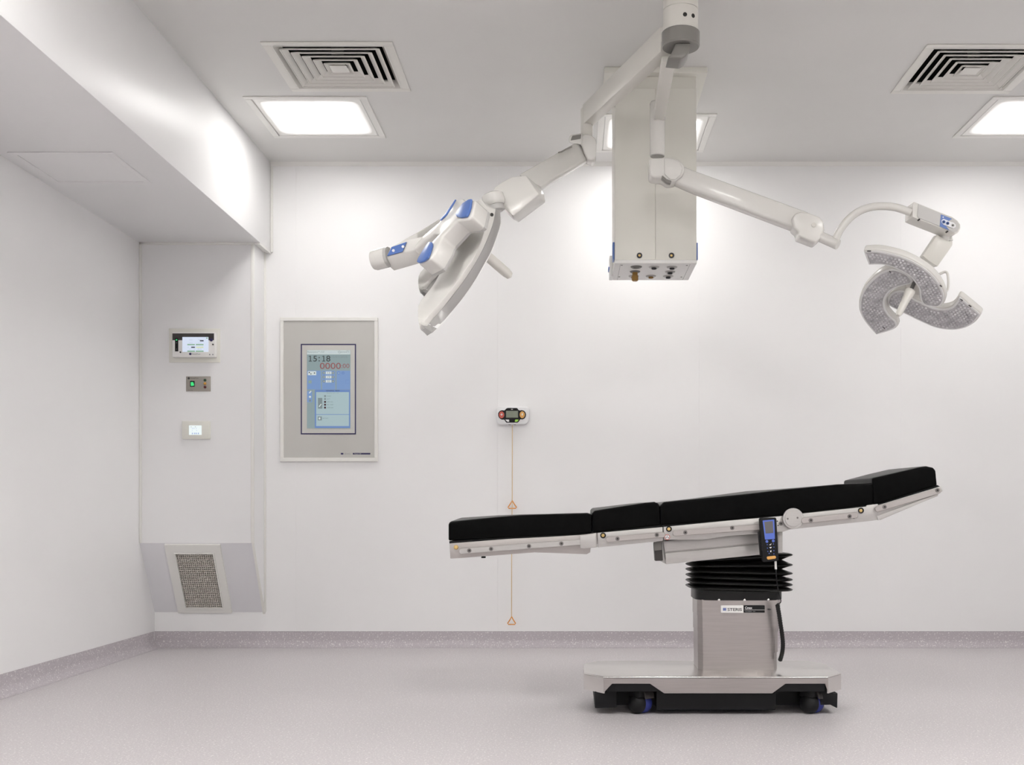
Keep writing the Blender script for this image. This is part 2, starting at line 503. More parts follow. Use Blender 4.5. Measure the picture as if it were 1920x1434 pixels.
# ------------------------------------------------------------------ return grille on the sloped panel
t = thing('return_grille', 'white framed eggcrate air grille on the sloped panel near the floor', 'grille', sl(-2.28, .5))
fx0, fx1 = -2.449, -2.114
fb = B()
for xa, xb, ta, tb in ((fx0, fx1, .01, GT0), (fx0, fx1, GT1, .995), (fx0, GX0, GT0, GT1), (GX1, fx1, GT0, GT1)):
    fb.prism([sl(xa, ta, .0), sl(xb, ta, .0), sl(xb, tb, .0), sl(xa, tb, .0)], SLn * .014)
obj('frame', fb, M['trim'], t, smooth=0)
ib = B(); e = .008; et = .013
for xa, xb, ta, tb in ((GX0 - e, GX1 + e, GT0 - et, GT0), (GX0 - e, GX1 + e, GT1, GT1 + et), (GX0 - e, GX0, GT0, GT1), (GX1, GX1 + e, GT0, GT1)):
    ib.prism([sl(xa, ta, .012), sl(xb, ta, .012), sl(xb, tb, .012), sl(xa, tb, .012)], SLn * .008)
obj('inner_frame', ib, M['trim'], t, smooth=0)
gb = B(); nx, nt_ = 18, 29
for i in range(nx + 1):
    x = GX0 + (GX1 - GX0) * i / nx
    gb.prism([sl(x - .0016, GT0, .010), sl(x + .0016, GT0, .010), sl(x + .0016, GT1, .010), sl(x - .0016, GT1, .010)], -SLn * .012)
for i in range(nt_ + 1):
    tt = GT0 + (GT1 - GT0) * i / nt_
    gb.prism([sl(GX0, tt - .0036, .0105), sl(GX1, tt - .0036, .0105), sl(GX1, tt + .0036, .0105), sl(GX0, tt + .0036, .0105)], -SLn * .012)
g = obj('eggcrate_mesh', gb, mat('grille_bars', (.64, .61, .56), .5), t, smooth=0); g['kind'] = 'stuff'
obj('filter', B().prism([sl(GX0 - .01, GT0 - .02, -.014), sl(GX1 + .01, GT0 - .02, -.014), sl(GX1 + .01, GT1 + .02, -.014), sl(GX0 - .01, GT1 + .02, -.014)], -SLn * .01), M['dark'], t, smooth=0)  # black backing sheet standing in for the dark duct behind the bars

# ================================================================== HANGING SUPPLY COLUMN
Yc = 5.615
cx0, cx1 = .219, .623
cz = HC + (965 - 491.5) / F * Yc
t = thing('supply_column', 'tall white square supply column hanging from the ceiling, gas outlets underneath', 'column', ((cx0 + cx1) / 2, Yc + .2, ZC))
obj('ceiling_flange', B().box(.165, .673, 5.57, 6.07, ZC - .03, ZC), M['column'], t, bev=.003)
obj('body', B().box(cx0, cx1, Yc + .004, Yc + .402, cz + .012, ZC - .03), M['column'], t, bev=.004)
xm = at(1229, 300, Yc).x
for a, b in ((cx0, xm - .0004), (xm + .0004, cx1)):
    obj('door_panel', B().box(a, b, Yc, Yc + .004, cz + .012, ZC - .09), M['column'], t, bev=.0015, seg=1)
bp = obj('outlet_plate', B().box(cx0 - .002, cx1 + .002, Yc - .002, Yc + .404, cz - .006, cz + .012), M['column_low'], t, bev=.003)
zl = cz - .006
for cxp, cyp in ((275, 395), (225, 628), (1578, 398), (1468, 630)):
    p = atz(1140 + cxp / 10.667, 460 + cyp / 10.667, zl)
    obj('screw', B().lathe([(.005, 0), (.005, .0015)], p, (0, 0, -1), 10), M['screw'], bp)
for xa in (cx0 + .028, cx1 - .03):
    obj('seam', B().box(xa - .0007, xa + .0007, Yc + .02, Yc + .39, zl - .0006, zl), M['grey'], bp, smooth=0)
outs = [(565, 425, 'dark'), (920, 430, 'chrome'), (1280, 432, 'chrome'), (540, 520, 'dark'), (1240, 525, 'chrome'), (512, 612, 'gold'), (858, 612, 'gold'), (1204, 614, 'chrome')]
for ox, oy, k in outs:
    p = atz(1140 + ox / 10.667, 460 + oy / 10.667, zl)
    r = .029 if k == 'dark' and oy < 500 else .027
    o_ = obj('gas_outlet', B().lathe([(r, 0), (r, .002), (r * .82, .006), (r * .55, .006), (r * .5, .002)], p, (0, 0, -1), 24), M['midgrey'] if k == 'dark' else M['outlet'], t)
    if k != 'dark':
        obj('socket', B().lathe([(r * .46, 0), (r * .46, .012), (r * .3, .012), (.0001, .004)], p, (0, 0, -1), 16), M['ink'] if k == 'chrome' else M['brass_dark'], o_)
p = atz(1140 + 540 / 10.667, 460 + 520 / 10.667, zl)
obj('brass_probe', B().lathe([(.014, 0), (.014, .02), (.017, .022), (.017, .045), (.012, .05)], p, (0, 0, -1), 20), M['brass_dark'], t)
for u in (1199, 1259):
    o_ = obj('earth_stud', disc(u, 479, Yc, 5.2, .004), M['ink'], t)
    obj('stud_pin', disc(u, 479, Yc - .004, 2.6, .006, dome=True), M['gold'], o_)
# blue socket strips on both flanks
for x, s, v0_, v1_ in ((cx0, -1, 451, 484), (cx1, 1, 452, 484)):
    za, zb2 = HC + (965 - v1_) / F * Yc, HC + (965 - v0_) / F * Yc
    obj('socket_strip', B().box(min(x, x + s * .010), max(x, x + s * .010), Yc + .03, Yc + .1, za, zb2), M['blue'], t, bev=.002)
za = HC + (965 - 522) / F * 5.9
o_ = obj('outlet_cover', B().box(cx0 - .018, cx0, 5.86, 5.95, za, za + .11), M['clear'], t, bev=.003)
obj('latch', B().box(cx0 - .024, cx0 - .016, 5.87, 5.94, za + .04, za + .055), M['blue'], o_, bev=.002)

# ================================================================== SURGICAL LIGHTS
# ------------------------------------------------------------------ central mount
HX, HY, HR = .448, 4.62, .0715
t = thing('ceiling_mount', 'round white ceiling tube with a grey collar carrying both surgical lights', 'mount', (HX, HY, ZC))
zc0 = HC + (965 - 47) / F * (HY - HR)          # collar top
zc1 = HC + (965 - 71) / F * (HY - HR)          # collar bottom
zs = HC + (965 - 6) / F * (HY - HR)            # joint line in the tube
obj('upper_tube', B().lathe([(HR, zs + .0015), (HR, ZC)], (HX, HY, 0), n=40), M['plastic_b'], t)
obj('tube', B().lathe([(HR - .002, zs - .002), (HR - .002, zs + .003)], (HX, HY, 0), n=40).lathe([(HR, zc0 - .005), (HR, zs - .001)], (HX, HY, 0), n=40), M['plastic_b'], t)
obj('collar', B().lathe([(HR * .5, zc1 - .012), (HR + .002, zc1 - .01), (HR + .006, zc1 - .004), (HR + .006, zc0 - .003), (HR + .003, zc0), (HR * .5, zc0)], (HX, HY, 0), n=40), M['grey'], t)
for u, v in ((1280.8, 27), (1296.5, 29.5)):
    dx = (u - 1276) / F * HY; ang = math.asin(max(-1, min(1, dx / HR)))
    d = Vector((math.sin(ang), -math.cos(ang), 0)); pz = at(u, v, HY - HR * math.cos(ang)).z
    obj('screw', B().lathe([(.0085, 0), (.0085, .002), (.006, .002), (.005, .0005)], Vector((HX, HY, pz)) + d * (HR - .0005), d, 14), M['hole'], t)
# downward grey boss that holds the lower arm
def lp(x, y, Y): return at(1200 + x / 11.03, y / 11.03, Y)
boss = [lp(740, 880, 4.57), lp(1060, 880, 4.57), lp(1020, 1040, 4.56), lp(960, 1150, 4.56), lp(860, 1215, 4.56), lp(560, 1190, 4.56), lp(640, 1120, 4.56)]
obj('lower_boss', B().prism(boss, (0, .11, .0)), M['grey'], t, bev=.01, seg=3)

# ------------------------------------------------------------------ left light: arms
P0 = at(893, 462, 4.55)
d_ = Vector((-.110, .971, .212)); rt = Vector((.994, .11, 0)).normalized(); dn = Vector((.02, .21, -.977)).normalized()
n1 = (d_ * .35 + (rt * .77 + dn * .64) * .937).normalized()
L = thing('surgical_light', 'large surgical light on the left arm, tilted, its back with blue grips showing', 'surgical light', P0, 'ceiling surgical lights')
pa, pb = Vector((.402, 4.735, 0)), Vector((.082, 5.5, 0))
zt_, zb2 = HC + 1.978, HC + 1.886
ax = (pb - pa).normalized(); sd = Vector((-ax.y, ax.x, 0))
if sd.y > 0: sd = -sd


def beam(pa, pb, wa, wb_, za0, za1, zb0, zb1, m, parent, name, bev=.006):
    ax = (pb - pa).normalized(); sd = Vector((ax.y, -ax.x, 0))
    rings = []
    for p, wd, z0, z1 in ((pa, wa, za0, za1), (pb, wb_, zb0, zb1)):
        rings.append([Vector((p.x, p.y, z0)) + sd * wd, Vector((p.x, p.y, z0)) - sd * wd, Vector((p.x, p.y, z1)) - sd * wd, Vector((p.x, p.y, z1)) + sd * wd])
    return obj(name, B().loft(rings), m, parent, bev=bev)


beam(pa, pb, .030, .028, HC + 1.928, HC + 2.035, zb2, HC + 1.985, M['plastic_b'], L, 'extension_arm')
hub_ = Vector((HX, HY, 0)); ad = (pa - hub_).normalized()
beam(hub_ + ad * (HR + .002), pa + ad * .01, .028, .028, HC + 1.968, HC + 2.03, HC + 1.968, HC + 2.03, M['plastic_b'], L, 'arm_root', .004)
# spindle at the end of the arm and the flat knuckle disc
pe = at(1104, 240, 5.5)
obj('spindle', B().lathe([(.03, HC + (965 - 268) / F * 5.5), (.03, HC + (965 - 206) / F * 5.5), (.024, HC + (965 - 203) / F * 5.5)], (at(1100, 240, 5.5).x, 5.5, 0), n=24), M['plastic_b'], L)
def kp(x, y, Y): return at(880 + x / 7.168, 230 + y / 7.17, Y)
kn = [(1520, 170), (1560, 145), (1640, 165), (1695, 205), (1708, 280), (1705, 430), (1690, 480), (1640, 505), (1585, 490), (1540, 400), (1508, 290)]
obj('knuckle', B().prism([kp(x, y, 5.41) for x, y in kn], (0, .10, 0)), M['plastic'], L, bev=.008, seg=3)
ks = B().hull([kp(x, y, Y) for Y in (5.42, 5.5) for x, y in ((1340, 200), (1360, 165), (1520, 140), (1540, 300), (1340, 270))])
o_ = obj('pivot_housing', ks, M['plastic'], L, bev=.006)
obj('pivot_cap', B().prism([kp(x, y, 5.415) for x, y in ((1360, 236), (1385, 172), (1505, 152), (1497, 212))], (0, .01, 0)), M['grey'], o_, bev=.002)
# spring arm coming forward to the housing
def sec(tl, bl, Y, dpt, cr=.2):
    a, b = at(*tl, Y), at(*bl, Y)
    return [a + Vector((0, 0, 0)), b, b + Vector((0, dpt, 0)), a + Vector((0, dpt, 0))]
sa = B().loft([sec((880 + 1470 / 7.168, 230 + 240 / 7.17), (880 + 1600 / 7.168, 230 + 480 / 7.17), 5.45, .07),
               sec((880 + 1180 / 7.168, 230 + 400 / 7.17), (880 + 1420 / 7.168, 230 + 580 / 7.17), 5.28, .075),
               sec((880 + 660 / 7.168, 230 + 690 / 7.17), (880 + 960 / 7.168, 230 + 860 / 7.17), 4.92, .075)])
arm = obj('spring_arm', sa, M['plastic'], L, bev=.01, seg=3)
obj('slot', B().tube([kp(1200, 402, 5.262), kp(1240, 392, 5.275), kp(1300, 355, 5.31), kp(1375, 322, 5.37)], .0035, 6), M['grey'], arm)
hs = [(D, Y) for D, Y in (((340, 870), 4.80), ((420, 815), 4.80), ((560, 735), 4.82), ((760, 708), 4.84), ((860, 800), 4.84),
      ((890, 905), 4.78), ((505, 1105), 4.76), ((300, 990), 4.78),
      ((940, 965), 4.78), ((580, 1262), 4.76),
      ((950, 870), 4.88), ((1005, 960), 4.88), ((1025, 1070), 4.90), ((660, 1340), 4.88), ((590, 1300), 4.82))]
obj('arm_housing', B().hull([kp(*D, Y) for D, Y in hs] + [kp(*D, 4.93) for D, Y in hs if D[0] < 1000]), M['plastic'], L, bev=.008, seg=3, ang=18)
# swivel below the housing
pj = kp(330, 1060, 4.76)
obj('swivel', B().lathe([(.034, .035), (.046, .028), (.049, 0), (.046, -.012), (.04, -.018)], pj, Vector((-.25, .0, 1)), 28), M['plastic'], L)
obj('swivel_ring', B().lathe([(.037, -.018), (.038, -.04), (.03, -.044)], pj, Vector((-.25, .0, 1)), 28), M['rim'], L)

# ------------------------------------------------------------------ left light: head
def hp(x, y, c=0.0):      # pixel of the close-up -> head plane shifted by c along the emission axis
    return ray_plane(680 + x / 5.121, 360 + y / 5.121, P0 + n1 * c, n1)


Lk = [(1130, 60), (1060, 130), (980, 330), (905, 510), (850, 610), (760, 740), (690, 870), (610, 975), (548, 1050), (531, 1110), (528, 1170), (532, 1225), (541, 1275), (552, 1312)]
Kk = [(1190, 150), (1185, 300), (1155, 420), (1090, 590), (1000, 730), (900, 870), (800, 1000), (730, 1080), (680, 1135), (640, 1180), (600, 1235), (572, 1275), (560, 1325)]
Mk = [(1278, 165), (1256, 290), (1215, 410), (1150, 560), (1060, 720), (960, 870), (860, 1000), (790, 1090), (730, 1160), (690, 1200), (650, 1255), (618, 1296), (584, 1345)]
Rk = [(1322, 185), (1326, 300), (1292, 420), (1240, 560), (1170, 690), (1080, 850), (970, 1010), (890, 1110), (830, 1180), (775, 1245), (725, 1300), (690, 1338), (655, 1362), (622, 1374)]
NS = 26
rs = [resample([(*p, 0) for p in q], NS) for q in (Lk, Kk, Mk, Rk)]
shell, rim, lens = [], [], []
for i in range(NS):
    l, k, m_, r = (rs[j][i] for j in range(4))
    tp = min(1, .18 + (NS - 1 - i) * .14); lv = hp(l.x, l.y, -.045); kv = hp(k.x, k.y, -.022); mv = hp(m_.x, m_.y, 0); rv = hp(r.x, r.y, .038 * tp)
    l2 = lv + n1 * .03 * tp; lf = lv + n1 * .075 * tp
    shell.append([lv, kv, mv, l2]); rim.append([mv, rv, lf, l2]); lens.append([rv - n1 * .001, lf - n1 * .001, lf + n1 * .004, rv + n1 * .004 + (mv - rv) * .02])


away = (d_ - n1 * d_.dot(n1)).normalized()


def far_side(rings):      # the petal on the far side of the hub, mostly hidden by the near one
    return [[P0 + (p - P0) * .74 + away * .24 for p in r] for r in rings]


for k in range(2):
    g = far_side if k else (lambda r: r)
    sh = obj('petal', B().loft(g(shell)), M['plastic'], L, bev=.004, seg=2, ang=20)
    obj('rim', B().loft(g(rim)), M['band'], sh, bev=.003, seg=2, ang=50)
    obj('lens_panel', B().loft(g(lens)[1:-2]), M['clear'], sh)
    if k == 0:
        obj('screw', B().lathe([(.007, 0), (.007, .004)], hp(1243, 222, -.016) - Vector((0, .006, 0)), (-.3, -1, -.1), 12), M['hole'], sh)
# hub under the Y-shaped cover
obj('hub', B().lathe([(.05, -.10), (.06, -.06), (.06, -.005), (.03, .02)], P0 + away * .10, n1, 32), M['plastic_b'], L)
# the Y-shaped back cover
cov = [(520, 465), (735, 285), (745, 262), (830, 150), (893, 72), (930, 52), (990, 84), (1000, 140), (1050, 78), (1075, 74), (1120, 95), (1160, 140), (1150, 205), (1085, 285), (1020, 345), (955, 352), (905, 345),
       (840, 440), (800, 520), (775, 600), (700, 690), (630, 735), (575, 745), (535, 700), (545, 650), (620, 545), (660, 490), (735, 400), (675, 400), (620, 470), (495, 575)]
cov = [(520, 465), (735, 285), (830, 150), (893, 72), (960, 60), (985, 90), (985, 150), (1050, 76), (1078, 74), (1085, 90), (1050, 235), (1010, 262), (900, 278), (760, 430), (735, 500), (655, 640), (560, 690), (535, 690), (545, 650), (640, 500), (735, 400), (675, 400), (485, 560)]
cb_ = .0
CT = .075          # thickness of the cover along the axis
c0 = -.165
face = [hp(x, y, c0) for x, y in cov]
cover = obj('back_cover', B().prism(face, n1 * CT), M['plastic'], L, bev=.009, seg=3)
obj('grey_band', B().prism([p + n1 * (CT - .012) + (p - hp(790, 400, c0)) * .01 for p in face], n1 * .016), M['rim'], L, bev=.004)
for pts in ([(1060, 78), (1052, 150), (1030, 215), (1012, 245), (955, 256), (915, 246), (905, 228), (925, 185), (975, 120), (1030, 84)],
            [(535, 683), (542, 655), (580, 590), (640, 500), (655, 488), (678, 492), (682, 520), (665, 580), (640, 640), (600, 672), (555, 690)],
            [(742, 272), (800, 213), (850, 138), (893, 75), (902, 77), (862, 148), (810, 226), (756, 277)]):
    obj('grip', B().prism([hp(x, y, c0 - .001) for x, y in pts], -n1 * (.004 if pts[0][0] == 742 else .010)), M['blue'], cover, bev=.004, seg=2)
# stem, control panel and the drum at its end
ps = ray_plane(680 + 500 / 5.121, 360 + 520 / 5.121, P0 + n1 * c0, n1)
def stp(x, y, dY=0.0):
    # the stem lies on its own, flatter plane
    base = ps.y; return at(680 + x / 5.121, 360 + y / 5.121, base + (520 - x) / 5.121 / F * base * .35 + dY)
stem = [(220, 635), (268, 520), (430, 478), (528, 455), (550, 470), (490, 562), (390, 592)]
sm = obj('stem', B().hull([stp(x, y) for x, y in ((220, 635), (268, 522), (430, 455), (530, 455), (735, 400), (670, 400), (490, 560))] +
                          [stp(x, y, .05) for x, y in ((300, 762), (545, 692), (250, 700), (600, 560), (700, 470))]), M['plastic'], L, bev=.006, ang=15)
obj('control_panel', B().prism([stp(x, y, -.001) for x, y in ((236, 618), (280, 532), (425, 482), (385, 577))], (0, -.006, .001)), M['blue'], sm, bev=.001, seg=1)
for x, y in ((295, 562), (387, 524)):
    p = stp(x, y, -.009)
    obj('button', B().lathe([(.006, 0), (.005, .002)], p, (0, -1, 0), 10), M['white'], sm)
dra = stp(112, 655, .03); drb = stp(235, 625, .03)
obj('drum', B().lathe([(.02, -.008), (.038, -.004), (.042, .006), (.042, (drb - dra).length)], dra, drb - dra, 32), M['plastic'], L)
obj('drum_ring', B().lathe([(.040, (drb - dra).length), (.040, (drb - dra).length + .012)], dra, drb - dra, 32), M['rim'], L)
# the yoke running behind the cover from the drum to the swivel
yk = B().loft([[at(u, v - 7, Y), at(u, v + 9, Y), at(u, v + 9, Y + .03), at(u, v - 7, Y + .03)] for u, v, Y in ((706, 482, dra.y + .03), (745, 463, dra.y + .05), (783, 443, dra.y + .06), (850, 402, 4.98), (900, 388, 4.92), (925, 387, 4.80))])
yo = obj('yoke', yk, M['plastic'], L, bev=.006)
# sterile handle
obj('handle', B().lathe([(.020, .02), (.021, .12), (.020, .17), (.016, .19), (.006, .197)], P0, n1, 24), M['plastic_b'], L)

# ------------------------------------------------------------------ right light: arms
R = thing('surgical_light', 'smaller three-petal surgical light on the right arm, facing down', 'surgical light', at(1708, 548, 5.1), 'ceiling surgical lights')
za0 = HC + 1.833
beam(Vector((.405, 4.6865, 0)), Vector((.411, 5.30, 0)), .0295, .024, HC + 1.866, HC + 1.896, HC + 1.831, HC + 1.880, M['plastic_b'], R, 'extension_arm', .005)
zz = lambda v, Y: HC + (965 - v) / F * Y
xt = at(1232.5, 260, 5.30).x
obj('drop_tube', B().lathe([(.0345, zz(292, 5.3)), (.0355, zz(262, 5.3)), (.0355, zz(194, 5.3)), (.03, zz(191, 5.3))], (xt, 5.30, 0), n=28), M['plastic'], R)
obj('tube_ring', B().lathe([(.033, zz(293.5, 5.3)), (.033, zz(291.5, 5.3))], (xt, 5.30, 0), n=28), M['rim'], R)
ep = lambda x, y: (1100 + x / 3.84, 300 + y / 3.84)
kn2 = [(450, -15), (600, -20), (660, -5), (700, 30), (708, 70), (690, 115), (640, 150), (590, 160), (540, 128), (480, 126), (455, 110)]
obj('knuckle', pprism([ep(*p) for p in kn2], 5.235, .11), M['plastic'], R, bev=.01, seg=3)
o_ = obj('knuckle_cover', pprism([ep(*p) for p in ((560, -15), (620, -10), (670, 15), (690, 60), (678, 105), (640, 138), (600, 140), (560, 100))], 5.230, .01), M['plastic'], R, bev=.004)
sl_ = [(545, 108), (575, 135), (612, 148), (605, 172), (570, 160), (538, 128)]
obj('pivot_cap', pprism([ep(*p) for p in sl_], 5.228, .03), M['grey'], R, bev=.003)
Ya, Yb = 5.255, 5.16


def asec(ut, ub, Y, und):
    a, b = at(*ut, Y), at(*ub, Y)
    return [a, b, b + Vector((0, .01, -und)), b + Vector((0, .065, -und)), a + Vector((0, .075, .004)), a + Vector((0, .01, .006))]


obj('spring_arm', B().loft([asec(ep(640, 30), ep(640, 150), Ya, .008), asec(ep(790, 88), ep(780, 205), (Ya * .87 + Yb * .13), .012), asec(ep(1600, 385), ep(1530, 490), Yb, .010)]), M['plastic'], R, bev=.005, seg=2, ang=40)
en = [(1480, 420), (1500, 385), (1545, 370), (1600, 378), (1680, 410), (1708, 445), (1715, 500), (1695, 560), (1655, 600), (1525, 550), (1530, 520), (1495, 490)]
eh = obj('arm_end', pprism([ep(*p) for p in en], 5.135, .10), M['plastic'], R, bev=.010, seg=3)
obj('cap_plug', disc(*ep(1636, 467), 5.134, 4.5, .0025), M['plastic_b'], eh)
q = lambda x, y: (1460 + x / 4.3636, 340 + y / 4.3636)
sa_, sb_ = at(*q(335, 450), 5.16), at(*q(488, 518), 5.12)
obj('swivel', B().lathe([(.023, 0), (.024, .004), (.024, (sb_ - sa_).length - .003), (.022, (sb_ - sa_).length)], sa_, sb_ - sa_, 24), M['plastic'], R)
tb_ = crom([(*q(468, 470), 5.12), (*q(505, 395), 5.11), (*q(570, 312), 5.10), (*q(650, 250), 5.09), (*q(745, 213), 5.08), (*q(855, 203), 5.07), (*q(965, 215), 5.06), (*q(1085, 255), 5.05)], 4)
obj('curved_tube', B().tube([at(*p) for p in tb_], .0172, 18), M['plastic'], R)
# control box
g6 = lambda x, y: (1680 + x / 10.24, 360 + y / 10.24)
Yx = 5.03
fc = [(330, 200), (345, 185), (840, 385), (1080, 475), (1180, 545), (1235, 620), (1240, 690), (1200, 770), (1130, 795), (1000, 745), (400, 510), (318, 470)]
bx = obj('control_box', B().prism([at(*g6(*p), Yx) for p in fc], (-.012, .075, -.006)), M['plastic'], R, bev=.005, seg=3)
obj('keypad', B().prism([at(*g6(*p), Yx - .001) for p in ((430, 235), (850, 405), (1080, 495), (1170, 555), (1220, 630), (1215, 690), (1170, 755), (1120, 770), (1000, 720), (420, 490), (405, 460))], (0, -.002, 0)), M['rim'], bx)
obj('keypad_blue', B().prism([at(*g6(*p), Yx - .0035) for p in ((860, 430), (1075, 515), (1000, 560), (965, 620), (965, 660), (1020, 735), (840, 660))], (0, -.0015, 0)), M['blue'], bx)
obj('keypad_strip', B().prism([at(*g6(*p), Yx - .0055) for p in ((875, 540), (910, 517), (1105, 590), (1145, 630), (1145, 670), (1100, 700), (910, 625), (872, 580))], (0, -.0015, 0)), M['white'], bx)
for x, y, m_ in ((917, 572, 'navy'), (990, 600, 'navy'), (1092, 640, 'greyink')):
    p = at(*g6(x, y), Yx - .0075)
    obj('button_ring', B().lathe([(.0075, 0), (.0075, .001), (.0038, .001), (.0036, 0)], p, (0, -1, 0), 16), M['blue'] if m_ == 'navy' else M['rim'], bx)
obj('indicator', disc(*g6(905, 482), Yx - .0055, 1.2, .001), M['white'], bx)
for x, y in ((425, 543), (965, 772)):
    obj('screw', disc(*g6(x, y), Yx + .012, 1.6, .016), M['hole'], bx)
# flat yoke to the head
P2 = at(1708, 548, 5.1); n2 = Vector((-.391, -.41, -.824)).normalized()
yp = [(800, 810), (860, 860), (1020, 945), (1090, 935), (1088, 1020), (800, 1430), (640, 1330), (515, 1225), (780, 830)]
obj('yoke_plate', B().prism([at(*g6(*p), 5.08) for p in yp], (0, .05, .006)), M['plastic_b'], R, bev=.004)
obj('swivel_pin', B().lathe([(.026, -.02), (.026, .03)], at(*g6(960, 880), 5.105), (-.3, 0, 1), 20), M['plastic'], R)


def off_poly(pts, d):
    n = len(pts); out = []
    area = sum(pts[i][0] * pts[(i + 1) % n][1] - pts[(i + 1) % n][0] * pts[i][1] for i in range(n))
    sg = 1 if area > 0 else -1
    for i in range(n):
        a, b, c = Vector(pts[i - 1]), Vector(pts[i]), Vector(pts[(i + 1) % n])
        e1 = (b - a).normalized(); e2 = (c - b).normalized()
        nn = (Vector((e1.y, -e1.x)) + Vector((e2.y, -e2.x)))
        nn = nn.normalized() if nn.length > 1e-6 else Vector((e1.y, -e1.x))
        out.append(tuple(b + nn * d * sg))
    return out


def inside(p, poly):
    c = False; n = len(poly)
    for i in range(n):
        a, b = poly[i], poly[i - 1]
        if (a[1] > p[1]) != (b[1] > p[1]) and p[0] < (b[0] - a[0]) * (p[1] - a[1]) / (b[1] - a[1]) + a[0]: c = not c
    return c


e1 = n2.orthogonal().normalized(); e2 = n2.cross(e1)


def to2(P): d = P - P2; return (d.dot(e1), d.dot(e2))


def to3(p, c): return P2 + e1 * p[0] + e2 * p[1] + n2 * c


def sm_poly(pts, k=4):      # smooth closed outline; points flagged with a third value stay sharp
    out = []; n = len(pts)
    idx = [i for i, p in enumerate(pts) if len(p) > 2]
    if not idx: return [tuple(v)[:2] for v in crom([(p[0], p[1], 0) for p in pts], k, True)]
    for a, b in zip(idx, idx[1:] + [idx[0] + n]):
        seg = [(pts[j % n][0], pts[j % n][1], 0) for j in range(a, b + 1)]
        out += [tuple(v)[:2] for v in crom(seg, k)[:-1]]
    return out


petA = [(700, 572, 1), (800, 568), (880, 580), (1000, 612), (1100, 655), (1200, 715), (1280, 790), (1330, 870), (1352, 940), (1345, 990), (1310, 1022), (1250, 1022), (1190, 1005), (1160, 960), (1150, 880), (1120, 830), (1075, 775), (1000, 730), (920, 695), (840, 678), (740, 680, 1)]
petB = [(1090, 805), (1050, 760), (965, 722), (900, 722), (820, 758), (740, 830), (690, 900), (665, 980), (668, 1060), (700, 1130), (750, 1195), (800, 1250, 1), (870, 1230), (940, 1205), (968, 1178, 1), (955, 1140), (920, 1110), (880, 1055), (865, 1000), (875, 950), (910, 900), (970, 865), (1040, 845), (1085, 832)]
petC = [(893, 985), (905, 940), (945, 905), (1000, 893), (1045, 905), (1100, 955), (1170, 992), (1260, 1030), (1340, 1045), (1415, 1028), (1455, 990), (1480, 945, 1), (1560, 1010), (1650, 1085, 1), (1600, 1150), (1520, 1195), (1420, 1212), (1300, 1197), (1180, 1150), (1060, 1092), (960, 1042), (910, 1015)]
for pts, c in ((petB, 0), (petC, -.034), (petA, .024)):
    pl = [to2(ray_plane(*q(*p), P2 + n2 * c, n2)) for p in sm_poly(pts, 4)]
    rim_ = off_poly(pl, .006)
    sh = obj('petal', B().prism([to3(p, c - .002) for p in rim_], -n2 * .034), M['plastic'], R, bev=.008, seg=3, ang=50)
    gp = obj('rim', B().prism([to3(p, c - .002) for p in off_poly(pl, .001)], n2 * .004), M['clear'], sh, bev=.0015, seg=1, ang=50)
    inn = off_poly(pl, -.008)
    ln = obj('lens_panel', B().prism([to3(p, c + .0005) for p in inn], n2 * .003), M['lens'], sh)
    dots, darks = B(), B(); xs_ = [p[0] for p in inn]; ys_ = [p[1] for p in inn]; st = .0165
    inn2 = off_poly(pl, -.014); row = 0; y = min(ys_)
    while y < max(ys_):
        x = min(xs_) + (st / 2 if row % 2 else 0)
        while x < max(xs_):
            if inside((x, y), inn2):
                dots.lathe([(.0068, 0), (.0060, .003), (.0034, .0055), (.0001, .0062)], to3((x, y), c + .0035), n2, 6)
                if random.random() < .10: darks.lathe([(.0030, 0), (.0026, .0012)], to3((x + .004, y + .002), c + .0098), n2, 5)
            x += st
        y += st * .87; row += 1
    d_o = obj('led_cells', dots, M['led'], sh, smooth=60); d_o['kind'] = 'stuff'
# dark clips along the lens edges
for x, y, l in ((725, 570, 60), (1320, 850, 30), (1555, 1012, 40), (1490, 965, 30), (850, 1190, 40), (905, 735, 25)):
    c = .024 if y < 900 and x > 1000 or x == 725 else (-.034 if x > 1400 else 0)
    a = ray_plane(*q(x, y), P2 + n2 * (c + .004), n2)
    ex = ray_plane(*q(x + l * .5, y + (0 if x == 725 else l * .35)), P2 + n2 * (c + .004), n2)
    obj('clip', B().tube([a, ex], .003, 6), M['leddark'], R)
obj('hub', B().lathe([(.045, -.075), (.06, -.06), (.06, -.036), (.03, -.03)], ray_plane(*q(1130, 905), P2, n2), n2, 24), M['plastic_b'], R)
hs0 = ray_plane(*q(1108, 835), P2, n2)
hd = (at(*q(978, 1095), hs0.y - .06) - at(*q(1108, 835), hs0.y)).normalized()
obj('handle_stem', B().lathe([(.009, -.02), (.009, .06)], hs0, hd, 16), M['midgrey'], R)
ll = (at(*q(978, 1100), hs0.y - .06) - hs0).length
obj('handle', B().lathe([(.014, ll * .22), (.022, ll * .24), (.022, ll * .36), (.0185, ll * .42), (.0165, ll * .7), (.0145, ll * .93), (.008, ll * 1.0)], hs0, hd, 20), M['plastic_b'], R)
bt = crom([(*q(1290, 775), 5.16), (*q(1345, 745), 5.16), (*q(1375, 745), 5.15), (*q(1386, 780), 5.15), (*q(1388, 850), 5.15), (*q(1375, 895), 5.15), (*q(1320, 915), 5.15)], 3)
obj('side_grip', B().tube([at(*p) for p in bt], .006, 10), M['plastic'], R)

